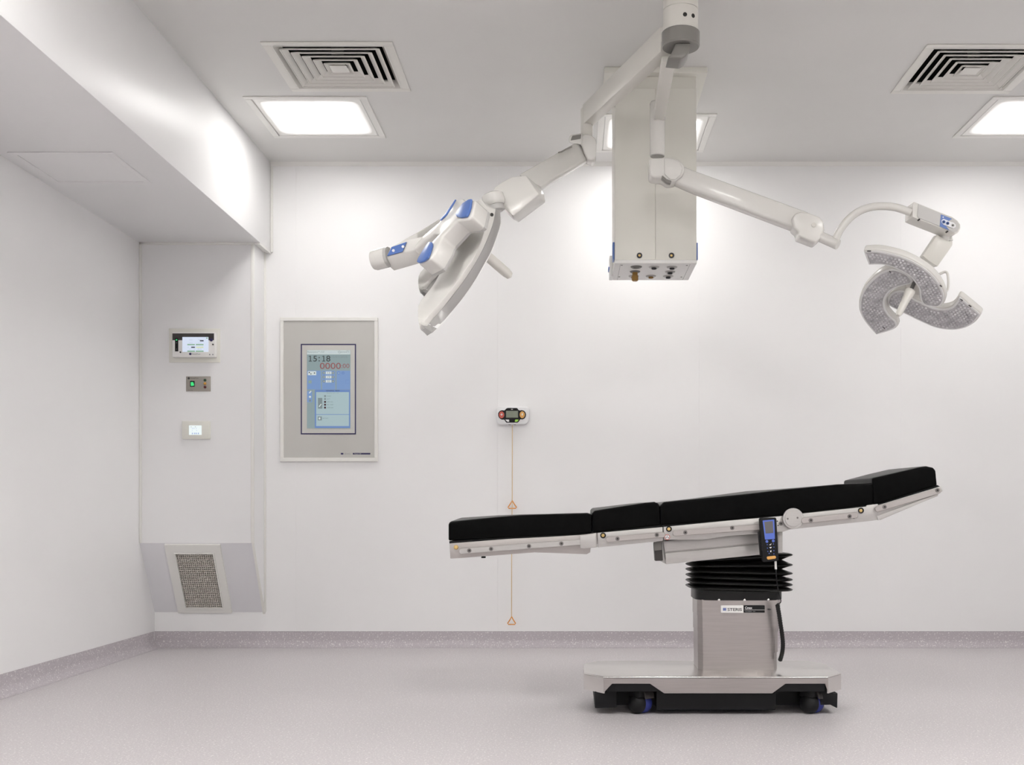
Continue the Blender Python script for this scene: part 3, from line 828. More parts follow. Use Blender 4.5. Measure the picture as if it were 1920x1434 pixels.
# ================================================================== OPERATING TABLE
YN = 4.69; WD = .50
OT = thing('operating_table', 'black padded operating table tilted on a steel pedestal with blue wheels', 'operating table', (.6, 4.92, 0))
c3 = lambda x, y: (820 + x / 3.84, 900 + y / 3.84)
c4 = lambda x, y: (1280 + x / 3.692, 840 + y / 3.692)
c5 = lambda x, y: (1060 + x / 3.4286, 1000 + y / 3.4286)
# ---- base
nr = Vector((0, 4.66, 0)); s5 = lambda x: ((1060 + x / 3.4286) - 1070) / F * 4.66
zT, zBt, zCut = .163, .0935, .133
oct_ = [(.135, 4.66), (1.059, 4.66), (1.137, 4.77), (1.137, 5.06), (1.083, 5.17), (.121, 5.17), (.056, 5.06), (.056, 4.77)]
base = obj('base_cover', B().prism([(x, y, zT - .012) for x, y in oct_], (0, 0, .012)), M['steel_p'], OT, bev=.005, seg=3)
ap = [(s5(245), zT - .004), (s5(1690), zT - .004), (s5(1735), zBt), (s5(1670), zCut), (s5(1415), zCut), (s5(1330), zBt), (s5(635), zBt), (s5(545), zCut), (s5(300), zCut), (s5(225), zBt)]
ap[2] = (1.059, zBt + .002); ap[-1] = (.135, zBt + .002)
for y in (4.66, 5.164):
    obj('apron', B().prism([(x, y, z) for x, z in ap], (0, .006, 0)), M['steel'], OT, bev=.001, seg=1)
for i, j in ((1, 2), (2, 3), (3, 4), (5, 6), (6, 7), (7, 0)):
    a, b = oct_[i], oct_[j]; ctr = Vector((.597, 4.915, 0))
    nn = Vector((b[1] - a[1], -(b[0] - a[0]), 0)).normalized() * -.006
    obj('apron', B().prism([(a[0], a[1], zT - .004), (b[0], b[1], zT - .004), (b[0], b[1], zBt), (a[0], a[1], zBt)], nn), M['steel_p'], OT, smooth=0)
obj('chassis', B().box(.15, 1.045, 4.668, 5.16, .10, zT - .012), M['blackp'], OT, smooth=0)
obj('chassis', B().box(s5(590), s5(1365), 4.70, 5.13, .018, .11), M['blackp'], OT, bev=.004)
obj('chassis', B().box(.13, 1.06, 4.80, 5.03, .022, .11), M['blackp'], OT, smooth=0)
f2 = lambda x, y: at(1080 + x / 7.385, 1180 + y / 7.385, 4.70)
f3 = lambda x, y: at(1400 + x / 7.968, 1180 + y / 7.968, 4.70)
obj('bumper', B().prism([f2(255, 860), f2(340, 860), f2(500, 740), f2(560, 760), f2(560, 1080), f2(262, 1090)], (0, .42, 0)), M['blackp'], OT, bev=.003)
obj('bumper', B().prism([f3(1360, 950), f3(1300, 950), f3(1160, 800), f3(1090, 820), f3(1100, 1130), f3(1250, 1125), f3(1355, 1178)], (0, .42, 0)), M['blackp'], OT, bev=.003)


def caster(cu, cv_bot, Y):
    ctr = at(cu, 1320, Y); r = .042
    ctr.z = r
    ax = Vector((-.78, -.62, 0)).normalized(); bk = Vector((.62, -.78, 0)); ctr.x += .012
    w_ = obj('caster', B().lathe([(.02, -.030), (r - .006, -.028), (r - .001, -.018), (r, -.006), (r - .001, .006), (r - .005, .013), (.02, .014)], ctr, ax, 32), M['wheel'], OT)
    obj('wheel_shell', B().lathe([(r - .002, .010), (r + .000, .013), (r - .001, .028), (r - .006, .042), (r - .016, .050), (.004, .053)], ctr + Vector((0, 0, .001)), ax, 28), M['blackp'], w_)
    fk = [(-.048, .006), (-.046, .040), (-.036, .056), (.036, .056), (.047, .040), (.049, .022), (.043, .024), (.032, .0415), (.012, .046), (-.03, .044), (-.043, .006)]
    obj('fork', B().prism([ctr - ax * .030 + bk * dx + Vector((0, 0, dz)) for dx, dz in fk], ax * .05), M['charcoal'], w_, bev=.002, seg=1)
    obj('fork_bridge', B().hull([ctr + ax * s_ + bk * dx + Vector((0, 0, dz)) for s_ in (.012, .045) for dx, dz in ((-.036, .030), (-.034, .058), (.034, .058), (.036, .030))]), M['blackp'], w_, bev=.003)
    obj('swivel_washer', B().lathe([(.028, .059), (.028, .063), (.012, .066), (.012, .085)], ctr - Vector((.014, .01, 0)), (0, 0, 1), 20), M['chrome'], w_)
    return w_


ca = caster(1197, 0, 4.735); cc = caster(1519, 0, 4.735)
cpart(ca, OT, (0, .38, 0)); cpart(cc, OT, (0, .38, 0))

# ---- pedestal: telescoping steel sleeves
def sleeve(hw, z0, z1, y0=4.845, dep=.265, name='column_sleeve'):
    cx = .7195 + (hw - .170) * .45; ring = []
    for z in (z0, z1):
        pts = []
        for i in range(13):
            a = -1 + i / 6
            pts.append(Vector((cx + a * (hw - .018), y0 + .016 * a * a, z)))
        pts += [Vector((cx + hw, y0 + .05, z)), Vector((cx + hw, y0 + dep - .05, z)), Vector((cx + hw - .02, y0 + dep, z)), Vector((cx - hw + .02, y0 + dep, z)), Vector((cx - hw, y0 + dep - .05, z)), Vector((cx - hw, y0 + .05, z))]
        ring.append(pts)
    return obj(name, B().loft(ring), M['steel'], OT, smooth=25)


sleeve(.170, .160, .236); sleeve(.1725, .236, .326, 4.842, .271); sleeve(.1755, .326, .395, 4.839, .277); cs = sleeve(.179, .395, .47, 4.836, .283)
# ---- bellows
def sq_ring(cx, hx, hy, zl_, zr_, yc=4.98, n=40, e=4.5):
    out = []
    for k in range(n):
        a = 2 * math.pi * k / n; ca_, sa2 = math.cos(a), math.sin(a)
        x = math.copysign(abs(ca_) ** (2 / e), ca_); y = math.copysign(abs(sa2) ** (2 / e), sa2)
        out.append(Vector((cx + x * hx, yc + y * hy, zl_ + (zr_ - zl_) * (x * .5 + .5))))
    return out


obj('bellows_clamp', B().loft([sq_ring(.724, .187, .146, .462, .462), sq_ring(.724, .190, .149, .465, .465), sq_ring(.724, .190, .149, .506, .500), sq_ring(.724, .18, .14, .508, .503)]), M['rubber'], OT)
zls = [.515, .538, .562, .586, .609, .632]; zrs = [.505, .526, .548, .575, .612, .655]
rings = [sq_ring(.728, .178, .143, .503, .497)]
for i, (a, b) in enumerate(zip(zls, zrs)):
    k = .006 * math.sin(i)
    lx = .725 + k
    rings += [sq_ring(.734, .214, .168, a - .0058, b - .0058), sq_ring(.735, .222, .173, a - .0035, b - .0035), sq_ring(.735, .2255, .175, a, b), sq_ring(.735, .222, .173, a + .0035, b + .0035), sq_ring(.734, .214, .168, a + .0058, b + .0058)]
    if i < 5: rings.append(sq_ring(.733, .182, .142, (a + zls[i + 1]) / 2, (b + zrs[i + 1]) / 2))
rings.append(sq_ring(.70, .150, .12, .645, .670))
obj('bellows', B().loft(rings), M['rubber'], OT, smooth=50)
for u, v in ((1348, 1124.5), (1396, 1124.8), (1440.5, 1124.2)):
    obj('rivet', disc(u, v, 4.8315, 2.6, .004, 12, True), M['chrome'], OT)
# ---- name plates on the top sleeve
pl = obj('name_plate', pbox(1352, 1135, 1394, 1148.8, 4.826, .014), M['column_low'], OT, bev=.001, seg=1)
obj('logo_square', pbox(1355.5, 1139.6, 1361.6, 1144.6, 4.8252, .001), mat('steel_blue_ink', (.16, .20, .42), .5), pl, smooth=0)
text('STERIS', (1364.2, 1139.8, 1391, 1145.4), 4.8252, M['ink'], pl, bold=.015)
pk = obj('name_plate', pbox(1395, 1135, 1434, 1148.5, 4.826, .014), M['blackp'], OT, bev=.001, seg=1)
text('Cmax', (1397, 1137, 1410.5, 1141.6), 4.8252, M['white'], pk, bold=.02)
obj('stripe', pbox(1396, 1143, 1434, 1143.8, 4.8252, .0005), M['rim'], pk, smooth=0)
text('S1001 D', (1397.5, 1145.2, 1416, 1147), 4.8252, M['greyink'], pk)
text('◂▸', (1437, 1141, 1446, 1144), 4.829, M['ink'], OT) if False else None
for uu, dd in ((1440, -1), (1444.5, 1)):
    obj('arrow_mark', pprism([(uu - 1.8 * dd, 1141), (uu + 1.8 * dd, 1142.4), (uu - 1.8 * dd, 1143.8)], 4.8335, .004), M['ink'], OT, smooth=0)

# ---- frame below the top
obj('lift_box', B().prism([at(u, v, 4.76) for u, v in ((1243, 1010), (1248, 1057.5), (1280, 1054), (1430, 1039.5), (1467, 1036), (1467, 985))], (0, .38, 0)), M['alu'], OT, bev=.003)
lbx = obj('lift_box_cover', B().prism([at(u, v, 4.75) for u, v in ((1247, 1037), (1248.6, 1057.5), (1425.5, 1040), (1423.5, 1020))], (0, .012, 0)), M['alu'], OT, bev=.002)
obj('lift_box_cover', B().prism([at(u, v, 4.75) for u, v in ((1243, 1013), (1246.6, 1034.6), (1423.5, 1017.4), (1421, 996))], (0, .012, 0)), M['alu'], OT, bev=.002)
obj('end_block', B().prism([at(u, v, 4.75) for u, v in ((1457, 998), (1467.5, 997), (1467.5, 1036), (1459, 1037))], (0, .3, 0)), M['alu'], OT, bev=.002)
kb = obj('lock_bracket', pprism([c3(1560, 452), c3(1617, 445), c3(1625, 580), c3(1568, 582)], 4.74, .05), M['charcoal'], OT, bev=.003)
obj('bracket_plate', pprism([c3(1556, 446), c3(1612, 440), c3(1616, 502), c3(1564, 508)], 4.735, .004), M['grey'], kb, bev=.001)
# far half bed frame below the pads
def plate(name, pts, m, Y=YN, d=.022, far=True, bev=.002):
    o1 = obj(name, pprism(pts, Y, d), m, OT, bev=bev)
    if far: cpart(o1, OT, (0, WD - d, 0))
    return o1


seg_leg = plate('leg_frame', [c3(88, 456), c3(93, 565), c3(180, 560), c3(700, 520), c3(1075, 533), c3(1100, 520), c3(1104, 488), c3(1150, 482), c3(1146, 380), c3(1025, 396), c3(500, 424)], M['rail'])
seg_seat = plate('seat_frame', [c3(1152, 380), c3(1156, 484), c3(1625, 437), c3(1622, 338)], M['alu'])
seg_mid = plate('back_frame', [c3(1628, 337), c3(1632, 430), c3(1920, 428), c4(300, 610), c4(690, 580), c4(770, 555), c4(690, 470), c4(300, 503), c4(0, 533)], M['alu'])
seg_up = plate('upper_back_frame', [c4(690, 470), c4(720, 565), c4(1285, 505), c4(1345, 497), c4(1352, 386), c4(1275, 395), c4(1270, 405), c4(830, 452)], M['alu'])
seg_head = plate('head_frame', [c4(1352, 392), c4(1340, 495), c4(1370, 497), c4(1765, 330), c4(1775, 312), c4(1800, 298), c4(1790, 264), c4(1365, 392)], M['alu'])
# black base boards under the pads, full width
for pts in ([c3(85, 440), c3(88, 458), c3(1146, 384), c3(1112, 372)], [c3(1118, 376), c3(1122, 384), c3(1622, 342), c3(1612, 322)], [c3(1606, 326), c3(1612, 345), c4(0, 540), c4(690, 478), c4(1275, 402), c4(1275, 392)], [c4(1330, 390), c4(1350, 405), c4(1790, 270), c4(1762, 255)]):
    obj('base_board', pprism(pts, YN + .012, WD - .024), M['blackp'], OT, smooth=0)
# cross beams
obj('cross_beam', pprism([c3(1640, 345), c3(1640, 440), c4(640, 560), c4(640, 480)], YN + .03, WD - .06), M['charcoal'], OT, smooth=0)
# side rails with their screws
screw_me = [None]


def screw(u, v, Y, r=4.0, parent=None):
    P = at(u, v, Y)
    if screw_me[0] is None:
        o1 = obj('screw', disc(u, v, Y, r, .003, 14), M['screw'], parent, origin=P)
        h = obj('socket', disc(u, v, Y - .003, 1.9, .0004, 8), M['hole'], o1, origin=P)
        screw_me[0] = (o1.data, h.data)
    else:
        o1 = bpy.data.objects.new('screw', screw_me[0][0]); C.objects.link(o1); o1.parent = parent; o1.location = P - world_origin(parent)
        h = bpy.data.objects.new('socket', screw_me[0][1]); C.objects.link(h); h.parent = o1
    return o1


def rail(p0, p1, hw_px, screws, parent):
    (u0, v0_), (u1, v1_) = p0, p1
    dx, dy = u1 - u0, v1_ - v0_; l = math.hypot(dx, dy); nx_, ny_ = -dy / l * hw_px, dx / l * hw_px
    ch = 3.0
    ex, ey = dx / l * ch, dy / l * ch
    pts = [(u0 + nx_ * .5, v0_ + ny_ * .5), (u0 + ex + nx_, v0_ + ey + ny_), (u1 - ex + nx_, v1_ - ey + ny_), (u1 + nx_ * .5, v1_ + ny_ * .5), (u1 - nx_ * .5, v1_ - ny_ * .5), (u1 - ex - nx_, v1_ - ey - ny_), (u0 + ex - nx_, v0_ + ey - ny_), (u0 - nx_ * .5, v0_ - ny_ * .5)]
    r_ = obj('side_rail', pprism(pts, YN - .020, .011), M['rail'] if parent is not seg_leg else M['alu'], OT, bev=.0015, seg=1)
    for u, v in screws: screw(u, v, YN - .020, 4.0, r_)
    r2 = obj('side_rail', pprism(pts, YN - .020, .011), M['rail'], OT); r2.location.y += WD + .029
    return r_


rail(c3(157, 513), c3(1040, 446), 5.2, [c3(230, 507), c3(387, 495), c3(660, 475), c3(893, 457)], seg_leg)
rail(c3(1215, 428), c3(1640, 392), 5.2, [c3(1297, 422), c3(1580, 395)], seg_seat)
rail(c3(1695, 384), c4(540, 545), 5.4, [c3(1785, 377), c4(343, 552)], seg_mid)
rail(c4(822, 504), c4(1215, 462), 5.6, [c4(887, 500), c4(1155, 472)], seg_up)
rail(c4(1335, 426), c4(1788, 290), 5.4, [c4(1397, 407), c4(1762, 292)], seg_head)
obj('joint_block', pprism([c3(1028, 402), c3(1030, 490), c3(1060, 494), c3(1146, 482), c3(1142, 385)], YN - .022, .024), M['alu'], OT, bev=.002)
obj('lower_bar', pprism([c4(1352, 500), c4(1345, 470), c4(1755, 318), c4(1770, 330)], YN - .006, .008), M['alu'], OT, bev=.0015)
obj('peg', pbox(*c3(316, 550), *c3(345, 561), YN + .03, .03), M['blackp'], OT, bev=.001)
for u, v in (c3(1193, 398), c3(1667, 352), c4(1233, 432)):
    r_ = obj('lock_ring', disc(u, v, YN, 5.4, .006), M['blackp'], OT)
    obj('lock_button', disc(u, v, YN - .006, 3.2, .004, 16, True), M['gold'], r_)
obj('lock_button', disc(*c3(135, 483), YN, 4.4, .006, 18, True), M['gold'], OT)
screw(*c4(680, 522), YN, 4.0, OT)
for x, y in ((655, 505), (660, 535), (1185, 455), (1185, 485)):
    obj('pin', disc(*c4(x, y), YN, 1.2, .002, 8), M['hole'], OT)
hd_ = obj('hinge_disc', disc(*c4(762, 487), YN - .004, 19.5, .012, 40), M['alu'], OT, bev=.001, seg=1)
obj('hinge_cover', disc(*c4(764, 487), YN - .016, 15.5, .004, 40), M['alu'], hd_, bev=.001, seg=1)
for x, y in ((727, 489), (795, 482)):
    obj('hole', disc(*c4(x, y), YN - .02, 1.9, .0008, 10), M['screw'], hd_)
stk = obj('warning_sticker', disc(*c3(1655, 410), YN, 5.2, .0008, 24), M['red'], OT)
obj('sticker_face', disc(*c3(1655, 410), YN - .0008, 4.2, .0005, 24), M['white'], stk)
for k in range(3):
    a = math.pi / 2 + k * 2 * math.pi / 3; u, v = c3(1655, 410)
    obj('sticker_mark', pprism([(u, v), (u + 3.4 * math.cos(a - .25), v - 3.4 * math.sin(a - .25)), (u + 3.4 * math.cos(a + .25), v - 3.4 * math.sin(a + .25))], YN - .0019, .0005), M['ink'], stk, smooth=0)

# ---- pads: near outline carried to a slightly raised far outline, edges rounded
def pad(name, near, rise):
    n_ = len(near); nz = [at(u, v, YN + .004) for u, v in near]
    zmid = sorted(p.z for p in nz)
    rings = []
    for f_ in (0, .02, .08, .25, .5, .75, .92, .98, 1):
        dip = (.012 if f_ in (0, 1) else .003 if f_ in (.02, .98) else 0)
        ring = []
        for i, p in enumerate(nz):
            top = i < len(rise)
            ring.append(Vector((p.x, p.y + f_ * (WD - .008), p.z + ((rise[i] * min(1, f_ * 1.15) - dip * .3) if top else dip * .25))))
        rings.append(ring)
    return obj(name, B().loft(rings), M['black'], OT, bev=.006, seg=3, ang=38)


pad('leg_pad', [c3(80, 312), c3(92, 297), c3(380, 268), c3(600, 250), c3(850, 241), c3(1080, 235), c3(1109, 243), c3(1110, 385), c3(80, 437)], (.012, .014, .008, .003, 0, 0, 0))
pad('seat_pad', [c3(1115, 238), c3(1128, 220), c3(1190, 209), c3(1350, 184), c3(1500, 161), c3(1565, 155), c3(1596, 168), c3(1606, 327), c3(1115, 381)], (.014, .014, .011, .008, .004, 0, 0))
pad('back_pad', [c3(1602, 186), c3(1628, 157), c3(1920, 128), c4(400, 320), c4(560, 302), c4(700, 285), c4(1080, 249), c4(1318, 238), c4(1320, 392), c4(690, 466), c4(0, 526), c3(1608, 326)], (.002, .002, .004, .010, .012, .007, .002, 0))
pad('head_pad', [c4(1312, 206), c4(1480, 168), c4(1640, 131), c4(1690, 123), c4(1735, 133), c4(1752, 150), c4(1762, 262), c4(1365, 386), c4(1322, 392)], (.004, .008, .008, .006, .002, 0))

# ------------------------------------------------------------------ hand control hanging on the rail
c7 = lambda x, y: (1410 + x / 13.04, 960 + y / 13.04)
Yh = YN - .058
HCt = thing('hand_control', 'black handset with blue keypad hanging from the table side rail', 'remote control', at(1442, 1012, Yh))
body = obj('body', pprism([c7(188, 170), c7(215, 140), c7(400, 133), c7(575, 130), c7(600, 160), c7(640, 900), c7(655, 1185), c7(480, 1205), c7(285, 1222), c7(265, 1190), c7(225, 700)], Yh, .03), M['blackp'], HCt, bev=.004, seg=3)
obj('hanger', pprism([c7(150, 490), c7(215, 485), c7(280, 1060), c7(200, 1070)], Yh + .015, .015), M['blackp'], HCt, bev=.002)
obj('hook', B().box(at(1438, 0, Yh).x, at(1452, 0, Yh).x, Yh + .028, YN - .0215, at(0, 985, Yh).z, at(0, 975, Yh).z), M['blackp'], HCt)
kpd = obj('keypad', pprism([c7(262, 210), c7(280, 203), c7(530, 182), c7(545, 190), c7(560, 655), c7(330, 672), c7(318, 665)], Yh - .0015, .0015), M['keyblue'], HCt)
obj('lcd', pprism([c7(300, 240), c7(508, 215), c7(525, 508), c7(335, 522)], Yh - .0022, .0008), M['lcdgrey'], HCt)
for x, y in ((365, 718), (520, 703)): obj('button', disc(*c7(x, y), Yh, 2.7, .0025, 16, True), M['keyblue'], HCt)
obj('arrow_key', pprism([c7(418, 800), c7(480, 765), c7(455, 812)], Yh - .001, .001), M['white'], HCt, smooth=0)
obj('arrow_key', pprism([c7(420, 858), c7(488, 850), c7(455, 890)], Yh - .001, .001), M['white'], HCt, smooth=0)
obj('arrow_key', pprism([c7(445, 940), c7(475, 935), c7(472, 975), c7(448, 978)], Yh - .001, .001), M['white'], HCt, smooth=0)
for x, y in ((372, 795), (525, 778), (377, 880), (537, 855), (387, 960), (535, 940), (420, 1010), (535, 1020)):
    obj('key', disc(*c7(x, y), Yh, .9, .0015, 8), M['keyblue'], HCt)
obj('stop_button', pprism([c7(362, 1112), c7(375, 1085), c7(560, 1065), c7(585, 1085), c7(590, 1110), c7(572, 1138), c7(400, 1162), c7(372, 1145)], Yh - .003, .003), M['amber'], HCt, bev=.001)
ca_ = obj('cable_plug', B().tube([at(*c7(572, 1200), Yh + .015), at(*c7(584, 1395), Yh + .015)], .0046, 12), M['column_low'], HCt)
pth = crom([(*c7(584, 1395), Yh + .015), (1456.5, 1090, 4.68), (1460, 1110, 4.72), (1464, 1124, 4.765), (1463, 1130, 4.775), (1456, 1134, 4.785), (1458.5, 1150, 4.79)], 5)
obj('cable', B().tube([at(*p) for p in pth], .0021, 8), M['blackp'], HCt)
hp_ = crom([(1457.5, 1133, 4.79), (1460.5, 1150, 4.79), (1463.5, 1170, 4.79), (1466.5, 1190, 4.80), (1468.0, 1208, 4.80), (1466.5, 1224, 4.81), (1462.5, 1238, 4.83)], 9)
hp_ = [at(*p) for p in hp_]
obj('coiled_cord', B().tube(hp_, [.0098 if i % 2 else .0082 for i in range(len(hp_))], 12), M['rubber'], HCt, smooth=70)

# ================================================================== WALL FITTINGS
# ------------------------------------------------------------------ theatre control panel on the back wall
Yw = DB
cp = thing('control_panel', 'tall grey wall panel with a blue touch screen showing the time 15:18', 'control panel', at(616, 730, Yw))
fr = B()
for u0, v0_, u1, v1_ in ((524.8, 594.9, 708.2, 601.3), (524.8, 857.9, 708.2, 865), (524.8, 601.3, 531.2, 857.9), (701.8, 601.3, 708.2, 857.9)):
    a, b = at(u0, v1_, Yw - .02), at(u1, v0_, Yw - .02); fr.box(a.x, b.x, Yw - .02, Yw, a.z, b.z)
obj('frame', fr, M['trim'], cp, bev=.002, seg=1)
fa = obj('fascia', pbox(530.5, 600.5, 702.4, 858.6, Yw - .012, .012), M['panelgrey'], cp, smooth=0)
bd = B()
for u0, v0_, u1, v1_ in ((563.9, 644.6, 667.5, 646.8), (563.9, 812, 667.5, 814.3), (563.9, 646.8, 566.1, 812), (665.3, 646.8, 667.5, 812)):
    a, b = at(u0, v1_, Yw - .0135), at(u1, v0_, Yw - .0135); bd.box(a.x, b.x, Yw - .0135, Yw - .012, a.z, b.z)
obj('border', bd, M['navy'], cp, smooth=0)
obj('bezel', pbox(566.1, 646.8, 665.3, 812, Yw - .013, .001), M['bezel'], cp, smooth=0)
Y1, Y2, Y3, Y4 = Yw - .015, Yw - .0158, Yw - .0166, Yw - .0174
s_ = obj('screen', pbox(575.6, 656.4, 657, 803, Y1, .002), M['s_teal'], cp, smooth=0)
d1 = lambda x, y: (560 + x / 14.34, 640 + y / 14.34)
d2 = lambda x, y: (560 + x / 9.5625, 720 + y / 9.5625)


def fill(a, b, Y, m, name='screen_field'): return obj(name, pbox(*a, *b, Y, .0007), M[m], s_, smooth=0)


fill(d1(226, 235), d1(1388, 350), Y2, 's_head')
text('Mastercontrol™ v7.07', (*d1(235, 262), *d1(690, 305)), Y3, M['s_grey'], s_)
text('admin', (*d1(795, 278), *d1(1010, 298)), Y3, M['s_lav'], s_)
text('elements', (*d1(1110, 262), *d1(1310, 300)), Y3, M['s_grey'], s_)
arc = lambda cx, cy, rx, ry, a0, a1: [at(*d1(cx + rx * math.cos(math.radians(a)), cy - ry * math.sin(math.radians(a))), Y3) for a in range(a0, a1 + 1, 12)]
obj('logo_swoosh', B().tube(arc(1100, 285, 40, 24, 60, 320), .0011, 5), M['s_grey'], s_)
obj('logo_swoosh', B().tube(arc(1290, 285, 60, 30, -40, 100), .0008, 5), M['s_grey'], s_)
k1 = lambda x, y: (570 + x / 20.21, 650 + y / 20.21)
for x in (175, 683):
    obj('clock_digits', pprism([k1(x + dx, y) for dx, y in ((5, 362), (62, 340), (84, 340), (84, 532), (122, 532), (122, 558), (4, 558), (4, 532), (50, 532), (50, 372), (5, 384))], Y2, .0005), M['s_dark'], s_, smooth=0)
for ch, x0, x1, y0, y1 in (('5', 350, 490, 340, 560), (':', 555, 598, 385, 558), ('8', 842, 1000, 335, 562)):
    text(ch, (*k1(x0, y0), *k1(x1, y1)), Y2, M['s_dark'], s_, 'clock_digits', bold=.012)
text('15/01/2025', (*d1(885, 385), *d1(1308, 442)), Y2, M['s_grey'], s_, 'date_digits')
text('0000', (*d1(570, 575), *d1(1135, 742)), Y2, M['s_red'], s_, 'timer_digits', bold=.006)
text(':00', (*d1(1150, 598), *d1(1362, 715)), Y2, M['s_red'], s_, 'timer_digits')
for a, b in (((226, 785), (600, 1290)), ((630, 785), (985, 1290)), ((1018, 785), (1388, 1290))): fill(d1(*a), d1(*b), Y2, 's_blue')
fill(d1(248, 800), d1(472, 908), Y3, 's_white')
for a, b in (((270, 820), (300, 850)), ((315, 860), (342, 888)), ((410, 835), (440, 865))): fill(d1(*a), d1(*b), Y4, 's_dark')
fill(d1(262, 1045), d1(350, 1130), Y3, 's_teal'); fill(d1(275, 1070), d1(310, 1098), Y4, 's_row')
for y, tx in ((845, '13'), (957, '19'), (1070, '52')):
    fill(d1(728, y - 35), d1(880, y + 35), Y3, 's_white')
    text(tx, (*d1(770, y - 24), *d1(845, y + 24)), Y4, M['s_grey'], s_)
    for x, dd in ((680, -1), (925, 1)):
        obj('round_key', disc(*d1(x, y), Y2, 2.6, .0008, 16), M['s_grey'], s_)
        obj('key_arrow', pprism([d1(x + 12 * dd, y), d1(x - 10 * dd, y - 18), d1(x - 10 * dd, y + 18)], Y4, .0005), M['s_white'], s_, smooth=0)
for x in (1078, 1195):
    obj('round_icon', disc(*d1(x, 850), Y2, 2.8, .0008, 16), M['s_frame'], s_)
    obj('icon_centre', disc(*d1(x, 850), Y3, 1.2, .0008, 12), M['s_pale' if x == 1078 else 's_blue'], s_)
fill(d1(1265, 1035), d1(1370, 1130), Y3, 's_frame'); fill(d1(1272, 1042), d1(1363, 1123), Y4, 's_blue')
fill(d2(290, 100), d2(922, 787), Y2, 's_frame'); fill(d2(152, 125), d2(240, 325), Y2, 's_blue')
obj('wrench_icon', pprism([d2(180, 158), d2(215, 118), d2(230, 130), d2(195, 170)], Y3, .0006), M['s_white'], s_, smooth=0)
obj('lamp_icon', disc(*d2(203, 228), Y3, 2.0, .0008, 14), M['s_white'], s_); obj('ring_icon', disc(*d2(203, 295), Y3, 2.2, .0008, 14), M['s_grey'], s_)
text('GENERAL VIEW', (*d2(490, 105), *d2(735, 130)), Y3, M['s_dark'], s_)
fill(d2(313, 143), d2(902, 540), Y3, 's_pale'); fill(d2(313, 550), d2(902, 752), Y3, 's_pale')
text('MEDICAL GAS / UPS', (*d2(500, 152), *d2(720, 170)), Y4, M['s_teal'], s_)
fill(d2(345, 248), d2(425, 440), Y4, 's_grey')
obj('battery_mark', pprism([d2(358, 400), d2(400, 350), d2(412, 362), d2(370, 412)], Y4 - .0008, .0006), M['s_white'], s_, smooth=0)
for y, m_, tx in ((215, 's_grey', 'MAINS'), (267, 's_grey', 'BATT'), (319, 's_maroon', 'UPS FAIL'), (370, 's_maroon', 'IPS TRIP'), (421, 's_maroon', 'OVERLOAD')):
    fill(d2(456, y - 16), d2(490, y + 16), Y4, m_)
    text(tx, (*d2(508, y - 10), *d2(508 + 14 * len(tx), y + 10)), Y4, M['s_grey'], s_)
fill(d2(343, 580), d2(415, 650), Y4, 's_grey')
obj('speaker_icon', pprism([d2(358, 605), d2(380, 592), d2(392, 615), d2(380, 638), d2(358, 625)], Y4 - .0008, .0006), M['s_white'], s_, smooth=0)
text('INFO MUTE', (*d2(430, 605), *d2(530, 624)), Y4, M['s_grey'], s_)
e4 = lambda x, y: (630 + x / 25.6, 840 + y / 25.6)
obj('logo_bar', pbox(*e4(232, 232), *e4(352, 306), Yw - .0128, .0008), M['navy'], cp, smooth=0)
text('elements', (*e4(400, 225), *e4(690, 305)), Yw - .0128, M['greyink'], cp)
lb = obj('logo_bar', pbox(*e4(808, 232), *e4(1648, 306), Yw - .0128, .0008), M['navy'], cp, smooth=0)
text('Theatre 7.07', (*e4(870, 245), *e4(1210, 295)), Yw - .0136, M['rim'], lb)

# ------------------------------------------------------------------ call unit with pull cord
f6 = lambda x, y: (920 + x / 23.9, 750 + y / 23.9)
cu_ = thing('call_unit', 'white wall call unit with red and orange buttons above a pull cord', 'alarm', at(960, 780, DB))
obj('case', pprism([f6(*p) for p in ((270, 350), (330, 305), (640, 300), (1300, 300), (1640, 305), (1690, 360), (1690, 900), (1640, 1010), (1540, 1085), (380, 1085), (300, 1010), (265, 900))], DB - .045, .045), M['white'], cu_, bev=.007, seg=3)
blk = [(335, 600), (360, 540), (420, 480), (500, 452), (620, 465), (690, 385), (760, 352), (1180, 352), (1250, 440), (1300, 465), (1400, 448), (1500, 480), (1560, 550), (1585, 650), (1565, 750), (1500, 830), (1420, 862), (1330, 855), (1240, 985), (1200, 1005), (700, 1005), (600, 870), (500, 872), (420, 830), (360, 760), (335, 690)]
bf = obj('black_fascia', pprism([f6(*p) for p in blk], DB - .0485, .004), M['blackp'], cu_, bev=.001, seg=1)
obj('lcd', pbox(*f6(690, 478), *f6(1230, 785), DB - .0495, .001), M['lcd'], cu_, smooth=0)


def oval(x, y, rx, ry, Y, d, m, name, par):
    pts = [f6(x + rx * math.cos(a), y + ry * math.sin(a)) for a in (2 * math.pi * k / 24 for k in range(24))]
    return obj(name, pprism(pts, Y, d), m, par, bev=.001, seg=1)


